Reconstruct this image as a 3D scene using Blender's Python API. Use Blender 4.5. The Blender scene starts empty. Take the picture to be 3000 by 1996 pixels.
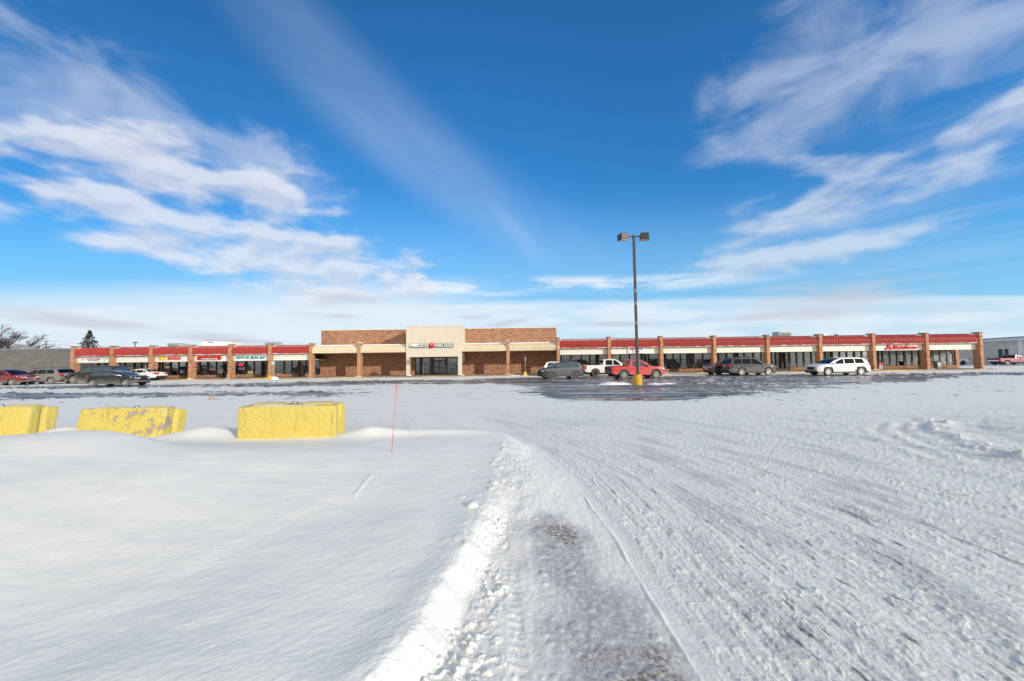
import bpy, bmesh, math, random
import numpy as np
from mathutils import Vector, Matrix
random.seed(7)
S = bpy.context.scene
COL = S.collection
R = math.radians

# ------------------------------------------------------------------ camera model
FPX = 1167.0; PITCH = math.atan(58 / 1167.0); ROLL = .0131; EYE = 1.9
_c, _s = math.cos(PITCH), math.sin(PITCH)
_F = Vector((0, _c, _s)); _R0 = Vector((1, 0, 0)); _U0 = Vector((0, -_s, _c))
_RT = _R0 * math.cos(ROLL) - _U0 * math.sin(ROLL)
_UP = _U0 * math.cos(ROLL) + _R0 * math.sin(ROLL)
def ray(px, py): return _F + _RT * ((px - 1500) / FPX) + _UP * ((998 - py) / FPX)
def gp(px, py, z=0.0):
    d = ray(px, py); t = (z - EYE) / d.z
    return (d.x * t, d.y * t)
def at(px, py, Y):
    d = ray(px, py); t = Y / d.y
    return (d.x * t, EYE + d.z * t)
def ax(px, Y, py=1060): return at(px, py, Y)[0]

cd = bpy.data.cameras.new('camera'); cam = bpy.data.objects.new('camera', cd); COL.objects.link(cam)
cd.sensor_width = 36; cd.lens = 36 * FPX / 3000; cd.clip_start = .05; cd.clip_end = 8000
M = Matrix((( _RT.x, _UP.x, -_F.x, 0), (_RT.y, _UP.y, -_F.y, 0), (_RT.z, _UP.z, -_F.z, EYE), (0, 0, 0, 1)))
cam.matrix_world = M
S.camera = cam

# ------------------------------------------------------------------ object helpers
def tag(o, label=None, cat=None, group=None, kind=None):
    if label: o['label'] = label
    if cat: o['category'] = cat
    if group: o['group'] = group
    if kind: o['kind'] = kind
    return o
def empty(name, loc=(0, 0, 0), rz=0, label=None, cat=None, group=None):
    o = bpy.data.objects.new(name, None); COL.objects.link(o)
    o.location = loc; o.rotation_euler = (0, 0, rz); o.empty_display_size = .2
    return tag(o, label, cat, group)
class MB:
    def __init__(s): s.v = []; s.f = []; s.m = []; s.sm = []; s.mi = 0; s.smooth = False
    def add(s, vs, fs, mi=None, smooth=None):
        b = len(s.v); s.v += [tuple(v) for v in vs]
        for f in fs:
            s.f.append([b + i for i in f]); s.m.append(s.mi if mi is None else mi)
            s.sm.append(s.smooth if smooth is None else smooth)
        return s
    def box(s, x0, x1, y0, y1, z0, z1, mi=None):
        vs = [(x, y, z) for x in (x0, x1) for y in (y0, y1) for z in (z0, z1)]
        return s.add(vs, [(0, 1, 3, 2), (4, 6, 7, 5), (0, 4, 5, 1), (2, 3, 7, 6), (0, 2, 6, 4), (1, 5, 7, 3)], mi, False)
    def tube(s, pts, rad, n=6, mi=None, cap=True):
        pts = [Vector(p) for p in pts]
        if not hasattr(rad, '__len__'): rad = [rad] * len(pts)
        vs = []; fs = []
        ref = None
        for i, p in enumerate(pts):
            d = (pts[min(i + 1, len(pts) - 1)] - pts[max(i - 1, 0)]).normalized()
            if ref is None: ref = Vector((0, 0, 1)) if abs(d.z) < .9 else Vector((1, 0, 0))
            a = d.cross(ref).normalized(); b = d.cross(a).normalized(); ref = -b if False else ref
            for k in range(n):
                t = 2 * math.pi * k / n
                vs.append(p + (a * math.cos(t) + b * math.sin(t)) * rad[i])
        for i in range(len(pts) - 1):
            for k in range(n):
                fs.append((i * n + k, i * n + (k + 1) % n, (i + 1) * n + (k + 1) % n, (i + 1) * n + k))
        if cap:
            fs.append(tuple(range(n))[::-1]); fs.append(tuple(range((len(pts) - 1) * n, len(pts) * n)))
        return s.add(vs, fs, mi, n > 4)
    def lathe(s, prof, n=24, axis='z', o=(0, 0, 0), mi=None, cap=True):
        vs = []; fs = []
        for r, h in prof:
            for k in range(n):
                t = 2 * math.pi * k / n; c, q = r * math.cos(t), r * math.sin(t)
                p = (c, q, h) if axis == 'z' else (c, h, q)
                vs.append((p[0] + o[0], p[1] + o[1], p[2] + o[2]))
        for i in range(len(prof) - 1):
            for k in range(n):
                fs.append((i * n + k, i * n + (k + 1) % n, (i + 1) * n + (k + 1) % n, (i + 1) * n + k))
        if cap:
            fs.append(tuple(range(n))[::-1]); fs.append(tuple(range((len(prof) - 1) * n, len(prof) * n)))
        return s.add(vs, fs, mi, True)
    def prism(s, poly, axis, a, b, mi=None):
        """poly of 2-D points extruded along axis from a to b"""
        n = len(poly)
        def P(p, h): return (h, p[0], p[1]) if axis == 'x' else ((p[0], h, p[1]) if axis == 'y' else (p[0], p[1], h))
        vs = [P(p, a) for p in poly] + [P(p, b) for p in poly]
        fs = [tuple(range(n)), tuple(range(n, 2 * n))[::-1]] + [(i, (i + 1) % n, n + (i + 1) % n, n + i) for i in range(n)]
        return s.add(vs, fs, mi, False)
    def build(s, name, mats, parent=None, fix=True):
        me = bpy.data.meshes.new(name); me.from_pydata(s.v, [], s.f)
        if not isinstance(mats, (list, tuple)): mats = [mats]
        for m in mats: me.materials.append(m)
        me.polygons.foreach_set('material_index', s.m); me.polygons.foreach_set('use_smooth', s.sm)
        if fix:
            bm = bmesh.new(); bm.from_mesh(me); bmesh.ops.recalc_face_normals(bm, faces=bm.faces); bm.to_mesh(me); bm.free()
        me.update()
        o = bpy.data.objects.new(name, me); COL.objects.link(o)
        if parent: o.parent = parent
        return o
def bevel(o, w=.02, seg=2):
    md = o.modifiers.new('bevel', 'BEVEL'); md.width = w; md.segments = seg; md.limit_method = 'ANGLE'; md.angle_limit = R(40)
    return o
def copy_tree(o, parent=None):
    c = o.copy(); COL.objects.link(c); c.parent = parent
    for ch in list(o.children): copy_tree(ch, c)
    return c
def text_obj(name, s, mat, x0, x1, z0, z1, y, depth=.06, bold=.0, parent=None, shear=0, spacing=1.0, flip=False):
    """lettering standing on a wall facing -Y, fitted to a box"""
    cu = bpy.data.curves.new('t', 'FONT'); cu.body = s; cu.offset = bold; cu.extrude = .5; cu.shear = shear; cu.space_character = spacing
    to = bpy.data.objects.new('t', cu); COL.objects.link(to)
    dg = bpy.context.evaluated_depsgraph_get(); me = bpy.data.meshes.new_from_object(to.evaluated_get(dg))
    bpy.data.objects.remove(to); bpy.data.curves.remove(cu)
    n = len(me.vertices); a = np.empty(n * 3, np.float32); me.vertices.foreach_get('co', a); a = a.reshape(-1, 3)
    mn, mx = a.min(0), a.max(0)
    x = x0 + (a[:, 0] - mn[0]) / (mx[0] - mn[0]) * (x1 - x0)
    z = z0 + (a[:, 1] - mn[1]) / (mx[1] - mn[1]) * (z1 - z0)
    yy = y - (a[:, 2] - mn[2]) / (mx[2] - mn[2]) * depth
    me.vertices.foreach_set('co', np.stack([x, yy, z], 1).astype(np.float32).ravel())
    me.materials.clear(); me.materials.append(mat); me.update(); me.name = name
    o = bpy.data.objects.new(name, me); COL.objects.link(o)
    if parent: o.parent = parent
    return o

# ------------------------------------------------------------------ materials
def newmat(name):
    m = bpy.data.materials.new(name); m.use_nodes = True
    nt = m.node_tree; nt.nodes.clear()
    out = nt.nodes.new('ShaderNodeOutputMaterial')
    return m, nt, out
class G:
    """tiny node-graph helper"""
    def __init__(s, nt): s.nt = nt
    def n(s, t, **kw):
        nd = s.nt.nodes.new(t)
        for k, v in kw.items(): setattr(nd, k, v)
        return nd
    def put(s, sock, v):
        if isinstance(v, bpy.types.NodeSocket): s.nt.links.new(v, sock)
        elif v is not None: sock.default_value = v
    def m(s, op, a, b=None, c=None, clamp=False):
        nd = s.n('ShaderNodeMath', operation=op); nd.use_clamp = clamp
        for i, v in enumerate((a, b, c)): s.put(nd.inputs[i], v) if v is not None else None
        return nd.outputs[0]
    def vm(s, op, a, b=None, scale=None):
        nd = s.n('ShaderNodeVectorMath', operation=op); s.put(nd.inputs[0], a)
        if b is not None: s.put(nd.inputs[1], b)
        if scale is not None: s.put(nd.inputs['Scale'], scale)
        return nd.outputs['Value'] if op in ('LENGTH', 'DOT_PRODUCT') else nd.outputs[0]
    def ss(s, v, a, b, lo=0.0, hi=1.0):
        nd = s.n('ShaderNodeMapRange', interpolation_type='SMOOTHSTEP'); nd.clamp = True
        s.put(nd.inputs[0], v); s.put(nd.inputs[1], a); s.put(nd.inputs[2], b); s.put(nd.inputs[3], lo); s.put(nd.inputs[4], hi)
        return nd.outputs[0]
    def mix(s, f, a, b, blend='MIX'):
        nd = s.n('ShaderNodeMix', data_type='RGBA', blend_type=blend); s.put(nd.inputs[0], f); s.put(nd.inputs[6], a); s.put(nd.inputs[7], b)
        return nd.outputs[2]
    def noise(s, vec, scale, detail=4, rough=.55, dist=0, dim='3D'):
        nd = s.n('ShaderNodeTexNoise', noise_dimensions=dim); s.put(nd.inputs['Vector'], vec)
        s.put(nd.inputs['Scale'], scale); nd.inputs['Detail'].default_value = detail; nd.inputs['Roughness'].default_value = rough; nd.inputs['Distortion'].default_value = dist
        return nd.outputs['Fac'] if 'Fac' in nd.outputs else nd.outputs[0]
    def xyz(s, x, y, z):
        nd = s.n('ShaderNodeCombineXYZ'); s.put(nd.inputs[0], x); s.put(nd.inputs[1], y); s.put(nd.inputs[2], z); return nd.outputs[0]
    def sep(s, v):
        nd = s.n('ShaderNodeSeparateXYZ'); s.put(nd.inputs[0], v); return nd.outputs
    def bump(s, h, strength=.3, dist=.02):
        nd = s.n('ShaderNodeBump'); nd.inputs['Strength'].default_value = strength; nd.inputs['Distance'].default_value = dist; s.put(nd.inputs['Height'], h); return nd.outputs[0]
    def bsdf(s, color, rough=.5, metal=0, spec=.5, normal=None, coat=0):
        nd = s.n('ShaderNodeBsdfPrincipled'); s.put(nd.inputs['Base Color'], color); s.put(nd.inputs['Roughness'], rough)
        s.put(nd.inputs['Metallic'], metal); s.put(nd.inputs['Specular IOR Level'], spec)
        nd.inputs['Coat Weight'].default_value = coat
        if normal is not None: s.put(nd.inputs['Normal'], normal)
        return nd.outputs[0]
def c4(c): return (c[0], c[1], c[2], 1)
def plain(name, col, rough=.5, metal=0, var=.12, scale=6, spec=.5, coat=0, bump=0, emit=None):
    m, nt, out = newmat(name); g = G(nt)
    geo = g.n('ShaderNodeNewGeometry').outputs['Position']
    nz = g.noise(geo, scale, 4)
    k = g.m('MULTIPLY_ADD', nz, 2 * var, 1 - var)
    colr = g.vm('SCALE', tuple(col), scale=k)
    nrm = g.bump(g.noise(geo, scale * 6, 3), bump, .02) if bump else None
    sh = g.bsdf(colr, rough, metal, spec, nrm, coat)
    nt.links.new(sh, out.inputs[0])
    if emit:
        p = [n for n in nt.nodes if n.type == 'BSDF_PRINCIPLED'][0]; p.inputs['Emission Color'].default_value = c4(emit[0]); p.inputs['Emission Strength'].default_value = emit[1]
    return m
def weathered(name, col, stain, rough=.7, amt=.5):
    m, nt, out = newmat(name); g = G(nt); P = g.n('ShaderNodeNewGeometry').outputs['Position']; x, y, z = g.sep(P); u = g.m('ADD', x, y)
    a = g.noise(g.xyz(g.m('MULTIPLY', u, 2.2), g.m('MULTIPLY', z, .28), 0.0), 1.6, 6, .65); b = g.noise(g.xyz(u, z, 2.0), .7, 5, .6); c = g.noise(g.xyz(u, z, 5.0), 7, 4, .65)
    f = g.m('MULTIPLY', g.ss(g.m('ADD', g.m('MULTIPLY', a, .6), g.m('MULTIPLY', b, .4)), .44, .66), amt)
    colr = g.vm('SCALE', g.mix(f, c4(col), c4(stain)), scale=g.m('MULTIPLY_ADD', c, .22, .89))
    nt.links.new(g.bsdf(colr, rough, 0, .3, g.bump(c, .15, .02)), out.inputs[0]); return m
def brick_mat(name, ca, cb, cdk, mort):
    m, nt, out = newmat(name); g = G(nt)
    x, y, z = g.sep(g.n('ShaderNodeNewGeometry').outputs['Position'])
    u = g.m('ADD', x, y)
    vec = g.xyz(u, z, 0.0)
    b = g.n('ShaderNodeTexBrick'); b.offset = .5
    g.put(b.inputs['Vector'], vec); g.put(b.inputs['Color1'], c4((0, 0, 0))); g.put(b.inputs['Color2'], c4((1, 1, 1))); g.put(b.inputs['Mortar'], c4((.5, .5, .5)))
    g.put(b.inputs['Scale'], 1.0); g.put(b.inputs['Mortar Size'], .008); g.put(b.inputs['Brick Width'], .23); g.put(b.inputs['Row Height'], .083); g.put(b.inputs['Bias'], 0.0)
    # streaky clusters of dark bricks, as laid
    n1 = g.noise(g.xyz(g.m('MULTIPLY', u, .75), g.m('MULTIPLY', z, 4.2), 0.0), 1.6, 3, .6, .6)
    n2 = g.noise(g.xyz(g.m('MULTIPLY', u, .25), g.m('MULTIPLY', z, .6), 3.0), 1.0, 3)
    rnd = g.m('MULTIPLY_ADD', b.outputs['Color'], .34, -.17)
    dk = g.ss(g.m('ADD', n1, rnd), .50, .64)
    col = g.mix(n2, c4(ca), c4(cb))
    col = g.mix(g.m('MULTIPLY', dk, .85), col, c4(cdk))
    col = g.mix(g.m('MULTIPLY', b.outputs['Fac'], .5), col, c4(mort))
    nrm = g.bump(g.m('SUBTRACT', 1.0, b.outputs['Fac']), .5, .01)
    nt.links.new(g.bsdf(col, .85, 0, .2, nrm), out.inputs[0])
    return m
def block_wall_mat(name, col, rowh=.2):
    m, nt, out = newmat(name); g = G(nt)
    x, y, z = g.sep(g.n('ShaderNodeNewGeometry').outputs['Position'])
    b = g.n('ShaderNodeTexBrick'); g.put(b.inputs['Vector'], g.xyz(g.m('ADD', x, y), z, 0.0))
    g.put(b.inputs['Color1'], c4([k * .86 for k in col])); g.put(b.inputs['Color2'], c4([k * 1.12 for k in col])); g.put(b.inputs['Mortar'], c4([k * .6 for k in col]))
    g.put(b.inputs['Scale'], 1.0); g.put(b.inputs['Mortar Size'], .012); g.put(b.inputs['Brick Width'], .4); g.put(b.inputs['Row Height'], rowh)
    nz = g.noise(g.xyz(g.m('MULTIPLY', x, .5), y, g.m('MULTIPLY', z, 1.5)), 1.2, 4)
    colr = g.vm('SCALE', b.outputs['Color'], scale=g.m('MULTIPLY_ADD', nz, .5, .75))
    nt.links.new(g.bsdf(colr, .85, 0, .2, g.bump(g.m('SUBTRACT', 1.0, b.outputs['Fac']), .4, .01)), out.inputs[0])
    return m
def glass_mat(name, tint, fr=.06):
    m, nt, out = newmat(name); g = G(nt)
    tr = g.n('ShaderNodeBsdfTransparent'); tr.inputs[0].default_value = c4(tint)
    gl = g.n('ShaderNodeBsdfGlossy'); gl.inputs['Roughness'].default_value = .015; gl.inputs[0].default_value = (.95, .97, 1, 1)
    geo = g.n('ShaderNodeNewGeometry').outputs['Position']
    nrm = g.bump(g.noise(geo, .9, 2), .08, .08); g.put(gl.inputs['Normal'], nrm)
    fz = g.n('ShaderNodeFresnel'); fz.inputs[0].default_value = 1.5
    f = g.m('MULTIPLY_ADD', fz.outputs[0], 1.4, fr, True)
    mx = g.n('ShaderNodeMixShader'); g.put(mx.inputs[0], f); g.put(mx.inputs[1], tr.outputs[0]); g.put(mx.inputs[2], gl.outputs[0])
    nt.links.new(mx.outputs[0], out.inputs[0]); return m
def car_paint(name, col, dirt=.5, dirt_top=.75, dcol=(.20, .18, .16), metal=.0, rough=.25):
    m, nt, out = newmat(name); g = G(nt)
    tc = g.n('ShaderNodeTexCoord').outputs['Object']; x, y, z = g.sep(tc)
    nz = g.noise(tc, 2.2, 5, .65)
    nf = g.noise(g.xyz(g.m('MULTIPLY', x, .6), y, z), 9, 3)
    hgt = g.ss(g.m('ADD', z, g.m('MULTIPLY_ADD', nz, -.7, .35)), dirt_top, dirt_top - .55)
    d = g.m('MULTIPLY', g.m('MULTIPLY', hgt, g.m('MULTIPLY_ADD', nf, .6, .7)), dirt, None, True)
    colr = g.mix(d, c4(col), c4(dcol))
    rg = g.m('MULTIPLY_ADD', d, .5, rough)
    nt.links.new(g.bsdf(colr, rg, metal, .5, None, .5 if dirt < .6 and rough < .4 else .15), out.inputs[0])
    return m

BRICK = brick_mat('brick', (.50, .245, .14), (.42, .205, .12), (.15, .09, .07), (.36, .28, .22))
BRICK2 = brick_mat('pillar brick', (.60, .31, .185), (.52, .27, .16), (.22, .115, .07), (.36, .27, .2))
RED = weathered('red sheet metal', (.40, .050, .042), (.30, .055, .05), .5, .7)
CREAM = weathered('cream sheet metal', (.74, .64, .47), (.60, .50, .36), .5)
FASC = weathered('fascia cream', (.84, .81, .72), (.74, .70, .61), .6)
STUCCO = weathered('stucco', (.66, .60, .50), (.54, .485, .40), .9)
SOFF = plain('soffit', (.62, .57, .48), .8)
SNOWP = plain('snow patch', (.89, .895, .90), .7, 0, .04, 3, .2, 0, .2)
ALU = plain('dark aluminium', (.045, .04, .036), .4, .3)
GLASS = glass_mat('shop glass', (.93, .96, .95), .03)
GLASSD = glass_mat('dark shop glass', (.45, .5, .5), .05)
def stock_mat():
    m, nt, out = newmat('interior wall'); g = G(nt); P = g.n('ShaderNodeNewGeometry').outputs['Position']; x, y, z = g.sep(P); u = g.m('ADD', x, y)
    b = g.n('ShaderNodeTexBrick'); b.offset = .37; g.put(b.inputs['Vector'], g.xyz(u, z, 0.0)); g.put(b.inputs['Color1'], (.04, .04, .05, 1)); g.put(b.inputs['Color2'], (.62, .60, .56, 1)); g.put(b.inputs['Mortar'], (.03, .03, .03, 1))
    g.put(b.inputs['Scale'], 1.0); g.put(b.inputs['Mortar Size'], .03); g.put(b.inputs['Brick Width'], .55); g.put(b.inputs['Row Height'], .42)
    w = g.n('ShaderNodeTexWhiteNoise'); g.put(w.inputs['Vector'], g.vm('FLOOR', g.xyz(g.m('MULTIPLY', u, 1.8), g.m('MULTIPLY', z, 2.4), 0.0)))
    c = g.mix(.35, b.outputs['Color'], w.outputs['Color']); c = g.mix(g.ss(g.noise(g.xyz(g.m('MULTIPLY', u, .35), 0.0, 0.0), 1.0, 2), .45, .55), c, (.46, .44, .41, 1))
    nt.links.new(g.bsdf(c, .9), out.inputs[0]); return m
INTER = stock_mat()
INFLOOR = plain('interior floor', (.2, .19, .18), .8)
BLIND = plain('blind cloth', (.88, .90, .87), .8, 0, .08, 3)
CURT = plain('curtain cloth', (.86, .89, .85), .85, 0, .12, 4)
SLATE = plain('slate panel', (.085, .095, .115), .7)
WHITE = plain('white paint', (.82, .82, .82), .5, 0, .04)
BLACK = plain('black plastic', (.02, .02, .021), .5)
GREYM = plain('grey metal', (.30, .32, .32), .5, .3)
GALV = plain('galvanised', (.42, .45, .47), .45, .5)
ROOFM = plain('roof membrane', (.5, .5, .5), .9)
CONC = plain('concrete', (.36, .34, .31), .9, 0, .2, 3, .2, 0, .2)
LETRED = plain('sign red', (.62, .012, .022), .35, 0, .05)
LETYEL = plain('sign yellow', (.82, .66, .02), .4, 0, .05)
LETTEAL = plain('sign teal', (.02, .32, .27), .4, 0, .05)
LETNAVY = plain('sign navy', (.03, .045, .16), .5, 0, .05)
LETDKG = plain('sign dark green', (.012, .07, .05), .5)
LETBLK = plain('sign black', (.015, .015, .018), .5)
LETPINK = plain('sign coral', (.68, .10, .09), .4)
LETWINE = plain('sign wine', (.27, .03, .05), .5)
PINK = plain('pink card', (.70, .52, .60), .7)
BROWN = plain('cardboard', (.50, .30, .13), .85)
YEL = plain('yellow paint', (.72, .50, .03), .7, 0, .25, 2)
NEON = plain('lit red sign', (.6, .02, .06), .4, 0, .05, 3, .5, 0, 0, ((1, .03, .08), 1.2))

# ------------------------------------------------------------------ noise (numpy)
def _h(ix, iy, seed):
    h = (ix.astype(np.int64) * 374761393 + iy.astype(np.int64) * 668265263 + seed * 1442695041) & 0xffffffff
    h = ((h ^ (h >> 13)) * 1274126177) & 0xffffffff
    return ((h ^ (h >> 16)) & 0xffff).astype(np.float32) / 65535.0
def pn(x, y, seed=0):
    x = np.asarray(x, np.float32); y = np.asarray(y, np.float32)
    x0 = np.floor(x); y0 = np.floor(y); fx = x - x0; fy = y - y0
    ix = x0.astype(np.int64); iy = y0.astype(np.int64)
    u = fx * fx * fx * (fx * (fx * 6 - 15) + 10); v = fy * fy * fy * (fy * (fy * 6 - 15) + 10)
    def gr(a, b, dx, dy):
        t = _h(a, b, seed) * 6.2831853
        return np.cos(t) * dx + np.sin(t) * dy
    n00 = gr(ix, iy, fx, fy); n10 = gr(ix + 1, iy, fx - 1, fy); n01 = gr(ix, iy + 1, fx, fy - 1); n11 = gr(ix + 1, iy + 1, fx - 1, fy - 1)
    return (n00 * (1 - u) + n10 * u) * (1 - v) + (n01 * (1 - u) + n11 * u) * v * 1.0
def fbm(x, y, oct=4, seed=0, g=.5):
    a = 1.0; s = 0; 
    for i in range(oct):
        s = s + a * pn(x * 2 ** i, y * 2 ** i, seed + i * 17); a *= g
    return s
def sst(x, a, b):
    t = np.clip((x - a) / (b - a), 0, 1); return t * t * (3 - 2 * t)
def bumps(x, y, cell, seed, dens=.5):
    """scattered rounded clods: height 0..1"""
    gx = np.floor(x / cell); gy = np.floor(y / cell); out = np.zeros_like(x, dtype=np.float32)
    for dx in (-1, 0, 1):
        for dy in (-1, 0, 1):
            cx, cy = (gx + dx).astype(np.int64), (gy + dy).astype(np.int64)
            r1 = _h(cx, cy, seed); r2 = _h(cx, cy, seed + 1); r3 = _h(cx, cy, seed + 2); r4 = _h(cx, cy, seed + 3)
            px = (gx + dx + .2 + .6 * r1) * cell; py = (gy + dy + .2 + .6 * r2) * cell
            rad = cell * (.12 + .36 * r3 * r3)
            q = np.clip(1 - ((x - px) ** 2 + (y - py) ** 2) / rad ** 2, 0, 1)
            out = np.maximum(out, np.where(r4 < dens, np.sqrt(q) * rad / cell * 2, 0))
    return out
def interp(v, xs, ys): return np.interp(v, xs, ys)
def poly_sd(x, y, P):
    """signed distance, negative inside"""
    P = np.array(P, np.float32); n = len(P); d = np.full(x.shape, 1e9, np.float32); ins = np.zeros(x.shape, bool)
    for i in range(n):
        a, b = P[i], P[(i + 1) % n]; ex, ey = b - a
        wx, wy = x - a[0], y - a[1]
        t = np.clip((wx * ex + wy * ey) / (ex * ex + ey * ey), 0, 1)
        d = np.minimum(d, (wx - ex * t) ** 2 + (wy - ey * t) ** 2)
        c = ((a[1] > y) != (b[1] > y)) & (x < (b[0] - a[0]) * (y - a[1]) / (b[1] - a[1] + 1e-9) + a[0])
        ins ^= c
    d = np.sqrt(d); return np.where(ins, -d, d)

# ------------------------------------------------------------------ terrain
CREST_Y = [0, 1.2, 2.2, 2.67, 3.5, 4.3, 5.9, 9.2, 10.5, 14]
CREST_X = [-1.35, -1.05, -.80, -.69, -.52, -.39, -.27, -.18, -.2, -.5]
PLOW_Y = [0, 2.7, 3.5, 4.45, 5.03, 6.4, 8.2, 10.5, 14, 20, 30]
PLOW_X = [1.1, 1.08, 1.06, 1.06, 1.0, .92, .56, -.14, -1.6, -5, -13]
BACK_X = [-40, -12, -10.5, -8.8, -6.2, -4.3, -2.6, -1.07, -.19, .2]
BACK_Y = [10.5, 10.3, 10.3, 10.3, 10.25, 10.1, 10.05, 10.2, 9.7, 9.0]
def terrain(x, y):
    """height, snow cover, dirt, wetness"""
    x = np.asarray(x, np.float32); y = np.asarray(y, np.float32)
    h = np.zeros_like(x)
    wob = .07 * pn(y * 1.3, y * 0 + 3.3, 5) + .03 * pn(y * 5, y * 0, 6)
    cx = interp(y, CREST_Y, CREST_X) + wob
    px = interp(y, PLOW_Y, PLOW_X)
    d = cx - x                                   # >0 on the bank
    by = interp(x, BACK_X, BACK_Y) + .06 * pn(x * 2, x * 0, 8)
    back = sst(by - y, -.35, .25)
    wdt = interp(y, [2, 4, 6, 9], [.22, .24, .5, .7])
    bank = sst(d, -wdt, .03) * back
    plat = .17 - .035 * sst(y, 5, 2.5) + .035 * fbm(x * .35, y * .35, 3, 11) + .012 * fbm(x * 1.1 + .4 * y, y * 1.5, 3, 12)
    nearb = sst(y, 5.6, 3.4)
    plat += (.008 + .03 * nearb) * np.exp(-((d - .05) / .22) ** 2) * sst(y, 11, 6)          # thrown-up lip
    plat += .34 * sst(-3.1 + .32 * (y - 2.6) - x, -.6, 4.6) * sst(y, 9.4, 6.2) * sst(y, .8, 2.4)
    # wind-drawn drift on the left
    ang = R(-22); ux = (x + 7.7) * math.cos(ang) + (y - 7.5) * math.sin(ang); uy = -(x + 7.7) * math.sin(ang) + (y - 7.5) * math.cos(ang)
    lee = np.where(uy > 0, .55, 1.5)
    plat += .30 * np.exp(-(ux / np.where(ux > 0, 1.5, 4.2)) ** 2 - (uy / lee) ** 2)
    ux2 = (x + 11) ; plat += .12 * np.exp(-(ux2 / 3.5) ** 2 - ((y - 6.2) / 1.2) ** 2)
    plat -= .10 * sst(y, 5.5, 2.2) * sst(d, 1.0, 4.0)
    # fine wind ripples
    rx = x * .82 + y * .57; ry = -x * .57 + y * .82
    near = sst(y, 14, 6)
    plat += (.0022 * fbm(rx * 1.6, ry * 5, 3, 21) + .0022 * pn(rx * 8, ry * 18, 23) + .0022 * np.clip(pn(rx * 12, ry * 24, 25), 0, 1) + .0014 * pn(rx * 28, ry * 40, 27)) * near
    # a stick under the snow
    tx, ty = x + 2.11, y - 5.7; al = tx * -.1 + ty * .995; ac = tx * .995 + ty * .1
    plat += .013 * np.exp(-(ac / .025) ** 2) * sst(np.abs(al), .6, .3)
    cl_ = interp(y, [2.6, 5.3], [-3.05, -2.2]); cl_ = cl_ + .05 * pn(y * .9, y * 0, 29); plat -= .007 * sst(x - cl_, -.22, .05) * sst(x - cl_, .7, .0) * sst(y, 5.4, 5.0) * sst(y, 2.4, 3.2)
    # drifts round the blocks
    for bx, byy, a, sx, sy in ((-10.95, 9.85, .24, .55, .5), (-7.45, 9.7, .20, .8, .45), (-3.4, 9.55, .16, .55, .35), (-2.2, 9.75, .10, 1.4, .25)):
        plat += a * np.exp(-((x - bx) / sx) ** 2 - ((y - byy) / sy) ** 2)
    h = h + bank * plat
    lift = .145 * sst(y, 3.3, 6.5) * sst(px - x, -.12, .9) * back * (1 - bank)
    h = h + lift
    # toe of the bank: tumbled clods
    toe = sst(d, -.85, -.25) * sst(d, .12, -.05) * sst(y, 9.5, 7) 
    cl = np.clip(fbm(x * 11 + pn(x * 5, y * 5, 32), y * 9, 3, 31, .6) - .12, 0, .8) * .055 + bumps(x + .37, y + .11, .075, 41, .35) * .03
    patch = sst(pn(x * 1.4, y * 1.1, 33), -.10, .25)
    h = h + toe * cl * patch * (1 - bank * .7) + .02 * toe * fbm(x * 4, y * 3, 3, 35)
    lip = np.exp(-((d - .02) / .14) ** 2) * sst(y, 10, 6.5)
    h = h + lip * back * (.008 * fbm(x * 7, y * 4, 3, 37) + .04 * bumps(x, y, .20, 39, .22) * (1 - nearb))
    fr = np.exp(-((d - .1) / .22) ** 2) * sst(y, 10, 7) * sst(y, 3.6, 5.0); h = h + fr * .05 * bumps(x + .1, y, .17, 43, .35)
    # lane between bank and plough line, tyre tread
    lane = sst(d, .1, -.3) * sst(px - x, -.12, .06) * (y < 16)
    h = h + lane * (.007 * fbm(x * 5, y * 2.2, 4, 51) + .004 * fbm(x * 18, y * 12, 2, 52) + .010 * bumps(x, y, .09, 53, .12))
    trx = x - (-.02 + .035 * (3.5 - y)); tr = np.exp(-(trx / .055) ** 4) * sst(y, 1.4, 1.9) * sst(y, 4.2, 3.2)
    h = h - tr * (.008 - .005 * (np.sin(y * 2 * math.pi / .085 + 2 * np.sin(trx * 14)) > .2))
    ln = np.exp(-((x - px - .02 * pn(y * 3, y * 0, 59)) / .016) ** 2) * (y < 16); h = h + ln * .011 * (y > 1) * sst(pn(y * .9, y * 0, 58), -.35, .15) * (1 + .8 * pn(y * 6, y * 0, 57))
    # churned, driven-over snow to the right
    u = x - px
    rough = sst(u, -.02, .25) * sst(y, 48, 20)
    rough = np.maximum(rough, sst(y - by, .1, .8) * sst(y, 48, 16) * .55)
    amp = interp(y, [0, 5, 12, 20, 45], [1.0, 1.0, .75, .4, .15])
    g1 = fbm(u * 9, y * 2.2, 4, 61, .6); g2 = fbm(u * 3.1, y * .55, 3, 65); g3 = np.abs(fbm(u * 22, y * 9, 2, 67))
    lm = fbm(x * 9 + .6 * pn(x * 4, y * 4, 72), y * 6.5, 4, 71, .62); clod = np.clip(lm - .14, 0, .8) * .022 + np.clip(fbm(x * 26, y * 19, 2, 79) - .12, 0, .7) * .013 + bumps(x + .3, y, .13, 75, .04) * .016
    pz = sst(fbm(u * .8, y * .3, 3, 69), -.45, .25)
    clm = clod
    h = h + rough * amp * (.005 * g1 + .006 * g2 + .004 * g3 + .008 * pn(u * 13, y * .20, 83) + .009 * pn(u * 4.5, y * .10, 85) + .006 * pn(u * 24, y * .35, 87) + clod * (.35 + .65 * pz) * interp(y, [0, 9, 16, 25], [1, 1, .5, 0]))
    # heap and smooth apron beyond the turn on the right
    hx, hy = np.array([9.0, 9.9, 10.9, 12.2]), np.array([7.0, 8.8, 10.3, 11.4])
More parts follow.
